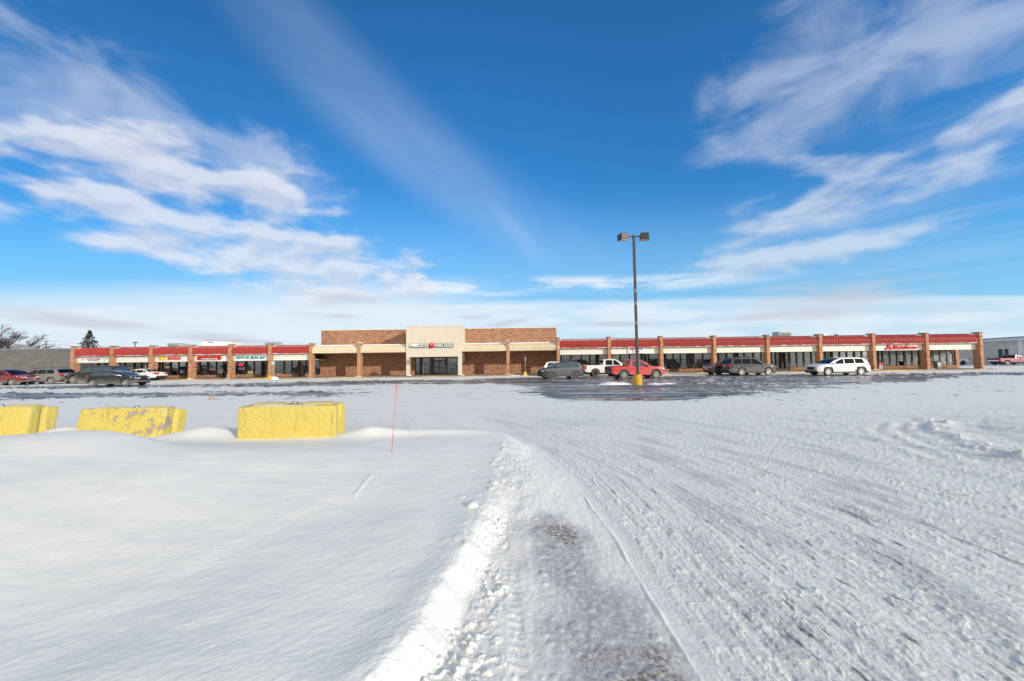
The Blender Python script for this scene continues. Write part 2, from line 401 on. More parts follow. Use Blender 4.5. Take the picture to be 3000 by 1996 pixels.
    rl = interp(y, hy, hx); rr = x - rl; inr = sst(y, 5.8, 7.2) * sst(y, 12.4, 11.2)
    h = h + inr * (.09 * np.exp(-(rr / .35) ** 2) * (.45 + 2.4 * np.clip(fbm(x * 1.9, y * 1.9, 4, 81), 0, 1)) + .06 * sst(rr, .3, 2.2) + .012 * np.sin(rr * 11 + y) * np.exp(-((rr + 1.2) / .8) ** 2))
    h = h - .015 * inr * np.exp(-((rr - 1.0) / .2) ** 2)
    # gentle swells of the lot
    h = h + .02 * fbm(x * .07, y * .07, 2, 91) * sst(y, 6, 14)
    h = h + .30 * np.exp(-((x - 75) / 8) ** 2 - ((y - 58) / 5.5) ** 2)      # snow banked up before the pale building
    # --- cover
    st = fbm(x * .22, y * 1.3, 4, 101, .6); st2 = fbm(x * .6 + 5, y * 4.0, 3, 105, .6); bl = fbm(x * .09, y * .16, 3, 109)
    snow = np.ones_like(x)
    A = [(1.9, 21.2), (3.0, 18.9), (7, 18.5), (9.9, 19.3), (14.3, 21.2), (22.3, 26.4), (33.8, 31.5), (44, 36), (60, 40.5), (44, 41.5), (20, 43), (4, 43), (-4, 42), (-1, 33), (1, 27)]
    B = [(-60, 30), (-44, 29.5), (-30, 27.6), (-13, 27.0), (-9.6, 25), (-11, 23.4), (-33, 25.0), (-60, 26.5)]
    C_ = [(-60, 38), (-30, 39.5), (-16, 41.5), (4, 41), (3, 36), (-3, 32.5), (-16, 33.2), (-24, 33.0), (-40, 34), (-60, 34.5)]
    sd = np.minimum(np.minimum(poly_sd(x, y, A), poly_sd(x, y, B) - .5), poly_sd(x, y, C_) + .35)
    far = y > 15
    lot = np.where(far, sst(sd + 2.2 * st + 1.6 * st2 + 1.8 * bl, -1.6, .9), 1)
    # slush streaks lying on the asphalt
    lot = np.where(far, np.maximum(lot, .60 * sst(st * .8 + st2 * 1.0 + .5 * bl, .02, .50)), lot)
    # grey streaks showing through the snow of the lot
    thin = sst(st * .8 + st2 * .6 - .25, -.1, .45) * .5 * sst(y, 13, 18) * sst(y, 46, 40)
    lot = np.where(far, lot * (1 - thin), lot)
    lot = np.where(y > 44.5 + .6 * pn(x * .3, x * 0, 111), np.maximum(lot, .9), lot)
    lot = np.where(y > 48.8, 1, lot)
    snow = np.minimum(snow, lot)
    # asphalt showing through near, in the churned part
    thr = fbm(u * 5.5, y * 1.1, 4, 121, .65) + .55 * fbm(x * .5, y * .35, 2, 125)
    snow = np.minimum(snow, 1 - .55 * rough * sst(thr, .50, .95) * (y < 19) * (1 - inr))
    thr2 = fbm(u * 12, y * 3.0, 3, 127, .6) + .35 * fbm(x * .6, y * .4, 2, 129)  # finer dark dashes: asphalt grit plus small lump shadows put into the colour
    snow = np.minimum(snow, 1 - .62 * rough * sst(thr2, .40, .70) * sst(y, 17, 12) * (1 - inr))
    # dirt / grey ice in the lane
    GR = [(.08, 4.5), (.40, 4.85), (.78, 4.5), (.74, 3.8), (.82, 3.5), (.98, 2.9), (1.1, 2.0), (1.1, 1.2), (.12, 1.2), (.24, 2.45), (.30, 3.1), (.24, 3.7), (.12, 4.0)]
    gd = poly_sd(x, y, GR) + .22 * fbm(x * 3, y * 2, 4, 131, .6)
    dirt = sst(gd, .22, -.22) * .62 * (y < 6)
    GB = [(.30, 4.55), (.6, 4.6), (.68, 4.3), (.4, 4.15)]; GC = [(.5, 2.55), (.95, 2.6), (1.0, 2.0), (.55, 1.9)]
    br = np.maximum(sst(poly_sd(x, y, GB) + .2 * fbm(x * 6, y * 5, 3, 141), .12, -.1), sst(poly_sd(x, y, GC) + .25 * fbm(x * 6, y * 5, 3, 143), .18, -.12)) * (y < 6)
    dirt = np.clip(dirt * 1.7, 0, 1)
    gstr = sst(fbm(u * 1.6, y * .45, 3, 147) + .5 * fbm(u * 6, y * 1.3, 3, 149), -.15, .55)
    dirt = np.maximum(dirt, rough * (y < 18) * (.12 + .58 * gstr) * sst(y, 18, 9) - np.clip(clm * 30, 0, .5))
    fan = np.exp(-((u - .75) / .55) ** 2) * sst(y, 4.6, 2.9); dirt = np.maximum(dirt, .75 * fan * sst(fbm(x * 4, y * 2.5, 3, 151), -.35, .25))
    dirt = np.clip(dirt, 0, 1)
    wet = np.where(far, sst(sd, .6, -2.2), 0)
    PU = [(2.2, 19.8), (3.0, 18.8), (6.6, 18.4), (8.4, 19.0), (6.8, 19.5), (4, 19.8)]
    pd = poly_sd(x, y, PU) + .35 * st2 + .2 * st
    pud = sst(pd, .1, -.35)
    wet = np.maximum(wet, pud)
    snow = np.where(far, snow * (1 - pud), snow)
    h = np.where(pd < .4, h * (1 - sst(pd, .4, -.1)) - .01, h)
    return h, snow, dirt, wet, br, pud, np.maximum(rough, np.maximum(lane * .6, toe))
def gz(x, y): return float(terrain(np.array([x]), np.array([y]))[0][0])

def make_ground():
    fine = np.radians(np.linspace(-59, 59, 1250)); coarse = np.radians(np.linspace(59, 301, 60))[1:-1]
    th = np.concatenate([fine, coarse]); nc = len(th)
    r = 1 / np.linspace(1 / 1.25, 1 / 62.0, 820); r = np.concatenate([[.3, .8], r, 62 * 1.13 ** np.arange(1, 36)]); nr = len(r)
    rr, tt = np.meshgrid(r, th, indexing='ij'); x = (rr * np.sin(tt)).ravel(); y = (rr * np.cos(tt)).ravel()
    h, sn, di, we, br, pu, ch = terrain(x, y)
    behind = y < .4
    h = np.where(behind, np.clip(h, 0, .2), h); h = np.where(rr.ravel() > 140, 0, h)
    far = sst(rr.ravel(), 75, 300)
    co = np.stack([x, y, h], 1).astype(np.float32)
    co = np.concatenate([co, [[0, 0, .1]]]).astype(np.float32)
    i = np.arange(nr - 1)[:, None] * nc; j = np.arange(nc)[None, :]; j2 = (j + 1) % nc
    q = np.stack([i + j, i + j2, i + nc + j2, i + nc + j], -1).reshape(-1, 4)[:, ::-1]
    cen = nr * nc; tri = np.stack([np.arange(nc), (np.arange(nc) + 1) % nc, np.full(nc, cen)], 1)
    me = bpy.data.meshes.new('ground'); nv = len(co); nq = len(q); ntr = len(tri)
    me.vertices.add(nv); me.vertices.foreach_set('co', co.ravel())
    me.loops.add(nq * 4 + ntr * 3); me.loops.foreach_set('vertex_index', np.concatenate([q.ravel(), tri.ravel()]).astype(np.int32))
    me.polygons.add(nq + ntr)
    me.polygons.foreach_set('loop_start', np.concatenate([np.arange(nq) * 4, nq * 4 + np.arange(ntr) * 3]).astype(np.int32))
    me.polygons.foreach_set('loop_total', np.concatenate([np.full(nq, 4), np.full(ntr, 3)]).astype(np.int32))
    me.polygons.foreach_set('use_smooth', np.ones(nq + ntr, bool))
    for nm, a in (('snow', sn), ('dirt', di), ('wet', we), ('brown', br), ('puddle', pu), ('churn', ch)):
        at_ = me.attributes.new(nm, 'FLOAT', 'POINT'); at_.data.foreach_set('value', np.concatenate([a, [1 if nm == 'snow' else 0]]).astype(np.float32))
    me.update(calc_edges=True); me.validate()
    o = bpy.data.objects.new('ground', me); COL.objects.link(o); tag(o, kind='structure')
    m, nt, out = newmat('snowy ground'); g = G(nt)
    def A(n): return g.n('ShaderNodeAttribute', attribute_name=n).outputs['Fac']
    P = g.n('ShaderNodeNewGeometry').outputs['Position']; x, y, z = g.sep(P)
    dist = g.vm('LENGTH', g.vm('SUBTRACT', P, (0, 0, 0)))
    sn_, di_, we_, br_, pu_ = A('snow'), A('dirt'), A('wet'), A('brown'), A('puddle')
    nA = g.noise(g.xyz(g.m('MULTIPLY', x, .45), g.m('MULTIPLY', y, 1.6), 0.0), 2.6, 5, .65)
    nB = g.noise(P, 34, 4, .6)
    nS = g.noise(g.xyz(g.m('MULTIPLY', x, .08), g.m('MULTIPLY', y, .7), 7.0), 2.2, 6, .68, .3)
    far_ = g.ss(y, 10, 18)
    nz = g.m('ADD', g.m('MULTIPLY', g.m('MULTIPLY_ADD', nS, 1.5, g.m('MULTIPLY_ADD', nA, .9, -1.2)), far_), g.m('MULTIPLY', g.m('SUBTRACT', nB, .5), .7))
    cov = g.ss(g.m('ADD', sn_, nz), .10, .86)
    sl = g.ss(g.noise(g.xyz(g.m('MULTIPLY', x, .06), g.m('MULTIPLY_ADD', x, .08, g.m('MULTIPLY', y, .42)), 31.0), 2.4, 6, .66, .5), .49, .66)
    cov = g.m('MAXIMUM', cov, g.m('MULTIPLY', g.m('MULTIPLY', sl, far_), g.m('MULTIPLY_ADD', g.noise(P, .25, 2), .7, .22)))
    cov = g.m('MULTIPLY', cov, g.m('SUBTRACT', 1.0, pu_))
    nC = g.noise(P, 1.3, 4)
    snowc = g.mix(nC, (.82, .83, .79, 1), (.87, .88, .84, 1))
    gn = g.m('ADD', g.m('MULTIPLY', g.noise(g.xyz(g.m('MULTIPLY', x, 1.0), g.m('MULTIPLY', y, .45), 0.0), 46, 4, .7), .6), g.m('MULTIPLY', g.noise(P, 110, 3, .7), .4))
    ch_ = A('churn')
    gk = g.m('MULTIPLY_ADD', g.m('SUBTRACT', gn, .5), g.m('MULTIPLY_ADD', ch_, 1.05, .22), 1.0)
    gk = g.m('MINIMUM', gk, 1.09)
    snowc = g.vm('SCALE', snowc, scale=gk)
    icec = g.mix(g.noise(P, 60, 3), (.36, .365, .385, 1), (.56, .565, .585, 1))
    dd = g.m('MULTIPLY', di_, g.ss(g.noise(P, 16, 6, .7), .22, .58), None, True)
    snowc = g.mix(dd, snowc, icec)
    snowc = g.mix(g.m('MULTIPLY', br_, g.ss(g.noise(P, 30, 4, .7), .40, .60)), snowc, (.20, .165, .125, 1))
    asp = g.mix(g.ss(g.noise(g.xyz(g.m('MULTIPLY', x, .10), g.m('MULTIPLY', y, .6), 0.0), 1.5, 6, .66, .4), .34, .66), (.045, .047, .052, 1), (.17, .165, .16, 1))
    col = g.mix(cov, asp, snowc)
    wetr = g.m('MULTIPLY_ADD', g.ss(g.noise(g.xyz(g.m('MULTIPLY', x, .12), g.m('MULTIPLY', y, .5), 12.0), 1.4, 4), .35, .65), .5, .16)
    ra = g.m('ADD', g.m('MULTIPLY', g.m('SUBTRACT', 1.0, we_), .4), wetr)
    ra = g.m('MULTIPLY', ra, g.m('SUBTRACT', 1.0, g.m('MULTIPLY', pu_, .97)))
    rough = g.m('MAXIMUM', g.m('MULTIPLY', cov, .62), g.m('MULTIPLY', g.m('SUBTRACT', 1.0, cov), ra))
    gr = g.m('ADD', g.m('MULTIPLY', g.noise(P, 140, 3, .7), .5), g.noise(P, 32, 4, .6))
    nstr = g.m('MULTIPLY', g.m('SUBTRACT', 1.0, pu_), 1.0)
    bp = g.n('ShaderNodeBump'); bp.inputs['Distance'].default_value = .012; g.put(bp.inputs['Height'], gr)
    g.put(bp.inputs['Strength'], g.m('MULTIPLY', g.m('MULTIPLY', nstr, g.ss(y, 22, 5, .12, .75)), g.m('MULTIPLY_ADD', A('churn'), .6, .4)))
    sh = g.bsdf(col, rough, 0, g.m('MULTIPLY_ADD', cov, -.1, .35), bp.outputs[0])
    nt.links.new(sh, out.inputs[0]); me.materials.append(m)
    return o
make_ground()

# ------------------------------------------------------------------ shopping strip
YF = 50.0            # plane of the pillar fronts
YG = 53.9            # plane of the shop windows
SW = .13             # walkway height
def canopy_mesh(x0, x1, zb, zt, mat, parent, yf=YF + .08, depth=1.0, flat_to=None, ribs=.19, snowmat=None, snowt=.34):
    prof = [(yf, zb), (yf, zb + (zt - zb) * .42)]
    h = (zt - zb) * .58
    for k in range(1, 8):
        t = k / 7 * math.pi / 2; prof.append((yf + depth * (1 - math.cos(t)), zb + (zt - zb) * .42 + h * math.sin(t)))
    if flat_to: prof.append((flat_to, zt + .02))
    n = max(6, int((x1 - x0) / ribs)); w = (x1 - x0) / n
    xs = []
    for i in range(n):
        a = x0 + i * w; xs += [(a, 0), (a + w * .42, 0), (a + w * .55, 1), (a + w * .88, 1)]
    xs.append((x1, 0))
    mb = MB(); np_ = len(prof); dep = .055
    nrm = []
    for i in range(np_):
        p, q = prof[max(i - 1, 0)], prof[min(i + 1, np_ - 1)]; dy, dz = q[0] - p[0], q[1] - p[1]; L = math.hypot(dy, dz); nrm.append((-dz / L, dy / L))
    vs = [(x, p[0] - nn[0] * dep * r, p[1] - nn[1] * dep * r) for x, r in xs for p, nn in zip(prof, nrm)]
    fs = [(i * np_ + j, (i + 1) * np_ + j, (i + 1) * np_ + j + 1, i * np_ + j + 1) for i in range(len(xs) - 1) for j in range(np_ - 1)]
    mb.add(vs, fs)
    yb = prof[-1][0]
    inner = [(p[0] + .08 if p[0] < yb - .1 else p[0], p[1]) for p in prof]
    for xx in (x0, x1):
        mb.add([(xx, p[0], p[1]) for p in prof] + [(xx, yb, zb)], [tuple(range(np_ + 1))])
    mb.add([(x0, yf, zb - .001), (x1, yf, zb - .001), (x1, yb, zb - .001), (x0, yb, zb - .001)], [(0, 1, 2, 3)])
    c = mb.build('canopy', mat, parent)
    # snow caught in the troughs of the rounded top
    sb = MB(); k0 = 4 if not flat_to else 6
    pr = prof[k0:]; nr = nrm[k0:]; nx = max(10, int((x1 - x0) / .095)); vs = []
    for i in range(nx + 1):
        xx = x0 + .02 + (x1 - x0 - .04) * i / nx
        edge = .045 * max(0, 1 - (i / nx) / .05) + .05 * max(0, 1 - (1 - i / nx) / .12)
        for j, (p, nn) in enumerate(zip(pr, nr)):
            low = (.0 if j == 0 else 1)
            lift = (-.050 + snowt * .055 * (random.random() * .9 + .35) * low + edge * low * 1.2) if not flat_to else (.01 + .05 * low + .03 * random.random())
            if j == 0: lift = -.06
            vs.append((xx, p[0] + nn[0] * lift, p[1] + nn[1] * lift))
    m_ = len(pr); sb.add(vs, [(i * m_ + j, (i + 1) * m_ + j, (i + 1) * m_ + j + 1, i * m_ + j + 1) for i in range(nx) for j in range(m_ - 1)], None, True)
    sb.build('snow', SNOWP, c)
    # broken line of snow on the lower lip
    if not flat_to:
        lb = MB(); nx = int((x1 - x0 - .3) / .07); ph = random.random() * 50; vs = []
        for i in range(nx + 1):
            xx = x0 + .15 + .07 * i; hh = max(.004, .05 * (float(pn(np.array([xx * 1.7 + ph]), np.array([.5]), 3)[0]) * 1.6 + .05) + .012 * random.random())
            vs += [(xx, yf - .004, zb - .012), (xx, yf - .03 - hh * .5, zb - .012), (xx, yf - .03 - hh * .4, zb + hh), (xx, yf - .004, zb + hh * 1.1)]
        lb.add(vs, [(4 * i + k, 4 * i + (k + 1) % 4, 4 * i + 4 + (k + 1) % 4, 4 * i + 4 + k) for i in range(nx) for k in range(4)] + [(0, 1, 2, 3), (4 * nx, 4 * nx + 1, 4 * nx + 2, 4 * nx + 3)]); lb.build('lip_snow', SNOWP, c)
    return c
def pillar(x0, x1, ztop, parent, capsnow=False):
    mb = MB(); mb.box(x0, x1, YF, YF + .85, SW - .02, ztop - .09); p = mb.build('brick_pillar', BRICK2, parent)
    mb = MB(); mb.box(x0 - .03, x1 + .03, YF - .03, YF + .88, ztop - .09, ztop); c = mb.build('cap', ROOFM if capsnow else plain_brickcap, p)
    if capsnow:
        mb = MB(); mb.box(x0 - .01, x1 + .01, YF - .01, YF + .86, ztop, ztop + .05); bevel(mb.build('snow', SNOWP, p), .03)
    mb = MB()
    cx = (x0 + x1) / 2 + random.uniform(-.2, .2); nn = 16; wd = random.uniform(.35, .8); hh = random.uniform(.05, .11); vs = []
    for i in range(nn + 1):
        t = -1 + 2 * i / nn; b = max(0, 1 - t * t) * (.6 + .6 * random.random()); vs += [(cx + wd * t, YF - .01, SW - .03), (cx + wd * t, YF - .34 * b - .02, SW - .03), (cx + wd * t, YF - .15 * b - .01, SW - .03 + hh * b)]
    mb.add(vs, [(3 * i + k, 3 * i + (k + 1) % 3, 3 * i + 3 + (k + 1) % 3, 3 * i + 3 + k) for i in range(nn) for k in range(3)], None, True)
    mb.build('snow_drift', SNOWP, p)
    return p
plain_brickcap = plain('brick cap', (.30, .15, .09), .8, 0, .15)
def window(x0, x1, z0, z1, parent, content=None, glass=None, y=YG):
    mb = MB(); f = .055
    mb.box(x0, x0 + f, y - .06, y + .06, z0, z1); mb.box(x1 - f, x1, y - .06, y + .06, z0, z1)
    mb.box(x0 + f, x1 - f, y - .055, y + .055, z0, z0 + f); mb.box(x0 + f, x1 - f, y - .055, y + .055, z1 - f, z1)
    if content == 'rail': mb.box(x0 + f, x1 - f, y - .05, y + .05, z0 + (z1 - z0) * .58, z0 + (z1 - z0) * .58 + .05)
    w = mb.build('window', ALU, parent)
    mb = MB(); mb.box(x0 + f, x1 - f, y - .008, y + .008, z0 + f, z1 - f); mb.build('pane', glass or GLASS, w)
    def folds(name, za, zb, mat, n, amp, yy=.16):
        mb = MB(); k = max(8, int((x1 - x0) * n)); vs = []
        for i in range(k + 1):
            xx = x0 + .06 + (x1 - x0 - .12) * i / k; o = amp * math.sin(i * 2.1 + random.random()) 
            vs += [(xx, y + yy + o, za), (xx, y + yy + o * .7, zb)]
        mb.add(vs, [(2 * i, 2 * i + 2, 2 * i + 3, 2 * i + 1) for i in range(k)], None, name == 'curtain'); return mb.build(name, mat, w)
    if content == 'blind': folds('blind', z0 + .06, z1 - .06, BLIND, 12, .018)
    elif content == 'curtain': folds('curtain', z0 + .06, z1 - .06, CURT, 14, .05)
    elif content == 'half': folds('blind', z0 + (z1 - z0) * .5, z1 - .06, BLIND, 12, .01)
    elif content == 'low': folds('blind', z0 + .06, z0 + (z1 - z0) * .55, SLBLUE, 12, .01)
    return w
SLBLUE = plain('blue grey blind', (.20, .27, .36), .8)
def door(x0, x1, z1, parent, white=False, y=YG):
    f = .09; mb = MB(); z0 = SW + .01
    for a, b in ((x0, x0 + f), (x1 - f, x1)): mb.box(a, b, y - .05, y + .05, z0, z1)
    for a, b in ((z0, z0 + .18), (z0 + .95, z0 + 1.03), (z1 - .35, z1 - .29), (z1 - f, z1)): mb.box(x0 + f, x1 - f, y - .045, y + .045, a, b)
    d = mb.build('door', WHITE if white else ALU, parent)
    mb = MB()
    if white:
        mb.box(x0 + f, x1 - f, y - .02, y + .02, z0 + .18, z1 - f); mb.build('panel', WHITE, d)
        mb = MB(); cx = (x0 + x1) / 2; mb.box(cx - .1, cx + .1, y - .03, y - .02, z1 - .62, z1 - .3); mb.build('pane', BLACK, d)
    else:
        mb.box(x0 + f, x1 - f, y - .008, y + .008, z0 + .18, z1 - f); mb.build('pane', GLASSD, d)
    mb = MB(); hx = x1 - .14; mb.tube([(hx, y - .05, z0 + .85), (hx, y - .11, z0 + .87), (hx, y - .11, z0 + 1.2), (hx, y - .05, z0 + 1.22)], .014, 6); mb.build('handle', GALV, d)
    return d
def storefront(items, xa, xb, zs, parent, knee=.34, wallmat=BRICK):
    """items: (kind, px0, px1, content) seen at the window plane; fills xa..xb"""
    z0 = SW + knee; its = [(k[0], ax(k[1], YG), ax(k[2], YG), k[3] if len(k) > 3 else None) for k in items]
    for k, a, b, c in its:
        if k == 'w': window(a, b, z0, zs, parent, c)
        elif k == 'd': door(a, b, zs, parent, c == 'white')
        elif k == 'k':
            mb = MB(); mb.box(a, b, YG - .05, YG + .05, SW, zs); mb.build('closed_panel', SLATE, parent)
    fm = MB(); km = MB(); cur = xa; edges = sorted((a, b, k) for k, a, b, c in its)
    for a, b, k in edges:
        if a > cur: fm.box(cur, a, YG - .07, YG + .07, z0 if k != 'd' else SW, zs)
        cur = max(cur, b)
    if xb > cur: fm.box(cur, xb, YG - .07, YG + .07, z0, zs)
    fm.box(xa, xb, YG - .085, YG + .085, zs - .05, zs + .02)
    fm.build('storefront_frame', ALU, parent)
    runs = []; cur = xa
    for a, b, k in edges:
        if k in 'dk':
            if a - cur > .05: runs.append((cur, a))
            cur = b
    if xb - cur > .05: runs.append((cur, xb))
    for a, b in runs: km.box(a, b, YG - .16, YG + .16, SW - .01, z0 - .004); 
    if runs: km.build('knee_wall', wallmat, parent)
def shell(x0, x1, y1, ztop, parent, back_y=56.6):
    """rooms behind the glass, flat roof above"""
    mb = MB(); mb.box(x0 - .1, x1 + .1, back_y, back_y + .3, 0, ztop); mb.box(x0 - .3, x0 - .1, YG + .1, back_y, 0, ztop); mb.box(x1 + .1, x1 + .3, YG + .1, back_y, 0, ztop)
    n = max(1, round((x1 - x0) / 10))
    for i in range(1, n): xx = x0 + (x1 - x0) * i / n; mb.box(xx - .08, xx + .08, YG + .5, back_y, SW, ztop - .4)
    mb.build('inner_wall', INTER, parent)
    mb = MB(); mb.box(x0 - .1, x1 + .1, YG - .05, back_y, 0, SW - .005); mb.build('shop_floor', INFLOOR, parent)

# --- walkway with yellow kerb
wx0, wx1 = ax(202, YF), ax(2886, YF)
mb = MB(); mb.box(wx0 - .3, wx1 + .2, YF - .75, YG + .1, -.2, SW - .03); tag(mb.build('walkway', plain('walkway concrete', (.34, .29, .23), .9, 0, .2, 1.5)), kind='structure')
def kerb_mat():
    m, nt, out = newmat('kerb paint'); g = G(nt); P = g.n('ShaderNodeNewGeometry').outputs['Position']; x, y, z = g.sep(P)
    n = g.noise(g.xyz(g.m('MULTIPLY', x, .12), 0.0, 0.0), 1.0, 4); n2 = g.noise(P, 6, 4)
    c = g.mix(g.ss(g.m('MULTIPLY_ADD', n2, .35, n), .62, .78), (.20, .15, .10, 1), (.60, .40, .05, 1))
    nt.links.new(g.bsdf(c, .8), out.inputs[0]); return m
mb = MB(); mb.box(wx0 - .3, wx1 + .2, YF - .95, YF - .75, -.2, SW - .035); tag(mb.build('kerb', kerb_mat()), kind='structure')

def wing(name, label, cat, pill, ztop, zcb, zct, zfb, bays, x_end=None, x_start=None):
    root = empty(name, ((pill[0][0] + pill[-1][1]) / 2, YF, 0), 0, label, cat)
    inv = Matrix.Translation(-Vector(root.location))
    P = [(ax(a, YF, 1050), ax(b, YF, 1050)) for a, b in pill]
    root.location = ((P[0][0] + P[-1][1]) / 2, YF, 0)
    for i, (a, b) in enumerate(P): pillar(a, b, ztop, root)
    for i, items in enumerate(bays):
        a, b = P[i][1], P[i + 1][0]
        canopy_mesh(a, b, zcb, zct, RED, root)
        mb = MB(); mb.box(a, b, YF + .50, YF + .70, zfb, zcb + .3); mb.build('fascia', FASC, root)
        xa, xb = ax(sum(pill[i]) / 2, YG), ax(sum(pill[i + 1]) / 2, YG)
        if i == 0 and x_start: xa = x_start
        if x_end and i == len(bays) - 1: xb = x_end
        storefront(items, xa, xb, zfb + .04, root)
    mb = MB(); xl, xr = min(P[0][0], x_start or 1e9), P[-1][1]; mb.prism([(P[0][0], YF + .70), (P[-1][1], YF + .70), (P[-1][1], YG + .3), (ax(pill[0][0], YG) if not x_start else x_start, YG + .3)], 'z', zfb + .04, zfb + .12); mb.build('soffit', SOFF, root)
    mb = MB(); mb.box(P[0][0] + .02, P[-1][1] - .02, YF + 1.08, 62, zct - .5, zct - .02); mb.build('roof', ROOFM, root)
    shell(x_start or ax(sum(pill[0]) / 2, YG), x_end or ax(sum(pill[-1]) / 2, YG), 58, zct - .3, root)
    # children were built in world space
    for ch in list(root.children): ch.matrix_parent_inverse = Matrix.Translation(-Vector(root.location))
    return root, P

LP = [(206, 215), (320, 329.5), (435.6, 445), (551.6, 561), (667.3, 676.5), (785, 794), (905, 913.5)]
LB = [[('w', 290, 308, 'curtain'), ('w', 310, 318)],
      [('w', 342, 351), ('w', 352, 370, 'curtain'), ('d', 372, 391, 'white'), ('w', 397, 415, 'curtain'), ('w', 417.5, 433, 'curtain')],
      [('w', 456, 476.5, 'blind'), ('w', 478.5, 499.5, 'blind'), ('w', 503, 524), ('w', 525.5, 546)],
      [('w', 569, 586), ('w', 587.5, 608), ('w', 612, 634), ('w', 635.5, 655), ('d', 656.5, 666)],
      [('w', 685, 697), ('w', 698, 719), ('w', 724, 744.5), ('w', 746, 767), ('d', 768.5, 783)],
      [('w', 804, 832), ('w', 834, 855), ('w', 856.5, 876), ('d', 878, 897), ('w', 898, 904)]]
left, LPX = wing('strip_mall', 'low brick shop row with red rounded canopies left of the tall brick store', 'shop building', LP, 4.38, 3.12, 4.24, 2.27, LB, None, ax(288, YG))
RP = [(1781.5, 1791), (1935, 1944), (2091, 2100), (2248, 2257), (2402.5, 2412), (2559, 2568), (2716, 2725), (2874, 2883)]
RP = [(1632, 1641)] + RP
RB = [[('w', 1645, 1672), ('w', 1674, 1703), ('w', 1704.5, 1727), ('w', 1729, 1745), ('w', 1747, 1778)],
      [('w', 1794, 1816, 'half'), ('w', 1818, 1844), ('w', 1846, 1878, 'half'), ('w', 1880, 1890, 'curtain'), ('d', 1892, 1900), ('w', 1901, 1930)],
      [('w', 1951, 1972, 'rail'), ('w', 1973.5, 1993, 'rail'), ('w', 1994.5, 2012, 'rail'), ('w', 2013.5, 2029, 'rail'), ('w', 2033, 2058), ('w', 2060, 2084)],
      [('d', 2106, 2128), ('w', 2130, 2153), ('w', 2155, 2180), ('w', 2182, 2206), ('w', 2209, 2230, 'blind'), ('w', 2231.5, 2243, 'blind')],
      [('w', 2262, 2271, 'blind'), ('d', 2273, 2291), ('d', 2292, 2311), ('w', 2315, 2333, 'low'), ('w', 2335, 2354, 'low'), ('w', 2356, 2376, 'low'), ('w', 2378, 2394, 'low')],
      [('w', 2418, 2438, 'half'), ('w', 2440, 2459, 'blind'), ('w', 2461, 2480, 'blind'), ('w', 2482, 2501, 'blind'), ('w', 2505, 2524, 'blind'), ('w', 2526, 2545, 'blind')],
      [('d', 2572, 2584), ('w', 2587, 2606, 'curtain'), ('w', 2608, 2627, 'curtain'), ('w', 2629, 2648, 'curtain'), ('w', 2653, 2671), ('w', 2673, 2691), ('w', 2693, 2704)],
      [('w', 2734, 2753), ('w', 2755, 2774), ('w', 2776, 2792)]]
XE = ax(2797, YG)
right, RPX = wing('strip_mall', 'long low brick shop row with red rounded canopies right of the tall brick store', 'shop building', RP, 4.70, 3.34, 4.55, 2.52, RB, XE)
# brick end wall of the right row, seen through the last bay of the walkway
mb = MB(); mb.box(XE, XE + .45, YG - .18, 60.4, 0, 2.56); o = mb.build('end_wall', BRICK2, right); o.matrix_parent_inverse = Matrix.Translation(-Vector(right.location))
mb = MB(); mb.box(ax(283, YG), ax(288, YG), YG - .2, 60.4, 0, 4.0); o = mb.build('end_wall', BRICK2, left); o.matrix_parent_inverse = Matrix.Translation(-Vector(left.location))

# --- tall store in the middle
SX0, SX1 = ax(913.5, YF, 1050), ax(1632, YF, 1050)
YW = 54.0
store = empty('store_building', ((SX0 + SX1) / 2, YF, 0), 0, 'tall plain brick store with cream canopies and a square cream entrance portal', 'store')
PX0, PX1 = ax(1190, YF, 1030), ax(1352, YF, 1030)
TX0, TX1 = ax(941, YW, 1000), ax(1630.5, YW, 1000)
EX0, EX1 = ax(1215, YW), ax(1341, YW)
mb = MB(); wx0_, wx1_ = ax(919.5, YW), ax(938.5, YW)
A0 = ax(909.2, YW)
# lower wall with openings for the small window and the entrance
mb.box(A0, wx0_, YW, YW + .3, 0, 4.12); mb.box(wx0_, wx1_, YW, YW + .3, 0, .32); mb.box(wx0_, wx1_, YW, YW + .3, 2.12, 4.12); mb.box(wx1_, TX0, YW, YW + .3, 0, 4.12)
mb.box(TX0, EX0, YW, YW + .3, 0, 6.25); mb.box(EX0, EX1, YW, YW + .3, 2.42, 6.25); mb.box(EX1, TX1, YW, YW + .3, 0, 6.25)
mb.box(TX0, TX0 + .3, YW + .3, 70, 3.6, 6.25); mb.box(TX1 - .3, TX1, YW + .3, 70, 3.6, 6.25)
mb.build('wall', BRICK, store)
mb = MB(); mb.box(TX0 - .05, TX1 + .05, YW - .06, YW + .4, 6.25, 6.34); mb.build('coping', CREAM, store)
mb = MB(); mb.box(TX0 + .3, TX1 - .3, YW + .4, 70, 5.9, 6.1); mb.build('roof', ROOFM, store)
mb = MB(); mb.box(A0, TX1, 60, 60.3, 0, 5); mb.build('inner_wall', INTER, store)
mb = MB(); mb.box(A0, TX1, YW + .3, 60, 0, SW); mb.build('shop_floor', INFLOOR, store)
window(wx0_ + .01, wx1_ - .01, .33, 2.11, store, 'low', GLASS, YW + .05)
mb = MB(); mb.box(wx0_ - .15, wx1_ + .25, YW - .12, YW - .002, 2.12, 2.22); mb.build('lintel', CREAM, store)
for a, b in ((SX0, ax(1046.5, YF, 1050)), (ax(1055.5, YF, 1050), PX0), (PX1, ax(1484, YF, 1050)), (ax(1493, YF, 1050), SX1)):
    canopy_mesh(a, b, 3.10, 4.10, CREAM, store, flat_to=YW)
for a, b in ((1046.5, 1055.5), (1484, 1493)): pillar(ax(a, YF, 1050), ax(b, YF, 1050), 4.38, store, True)
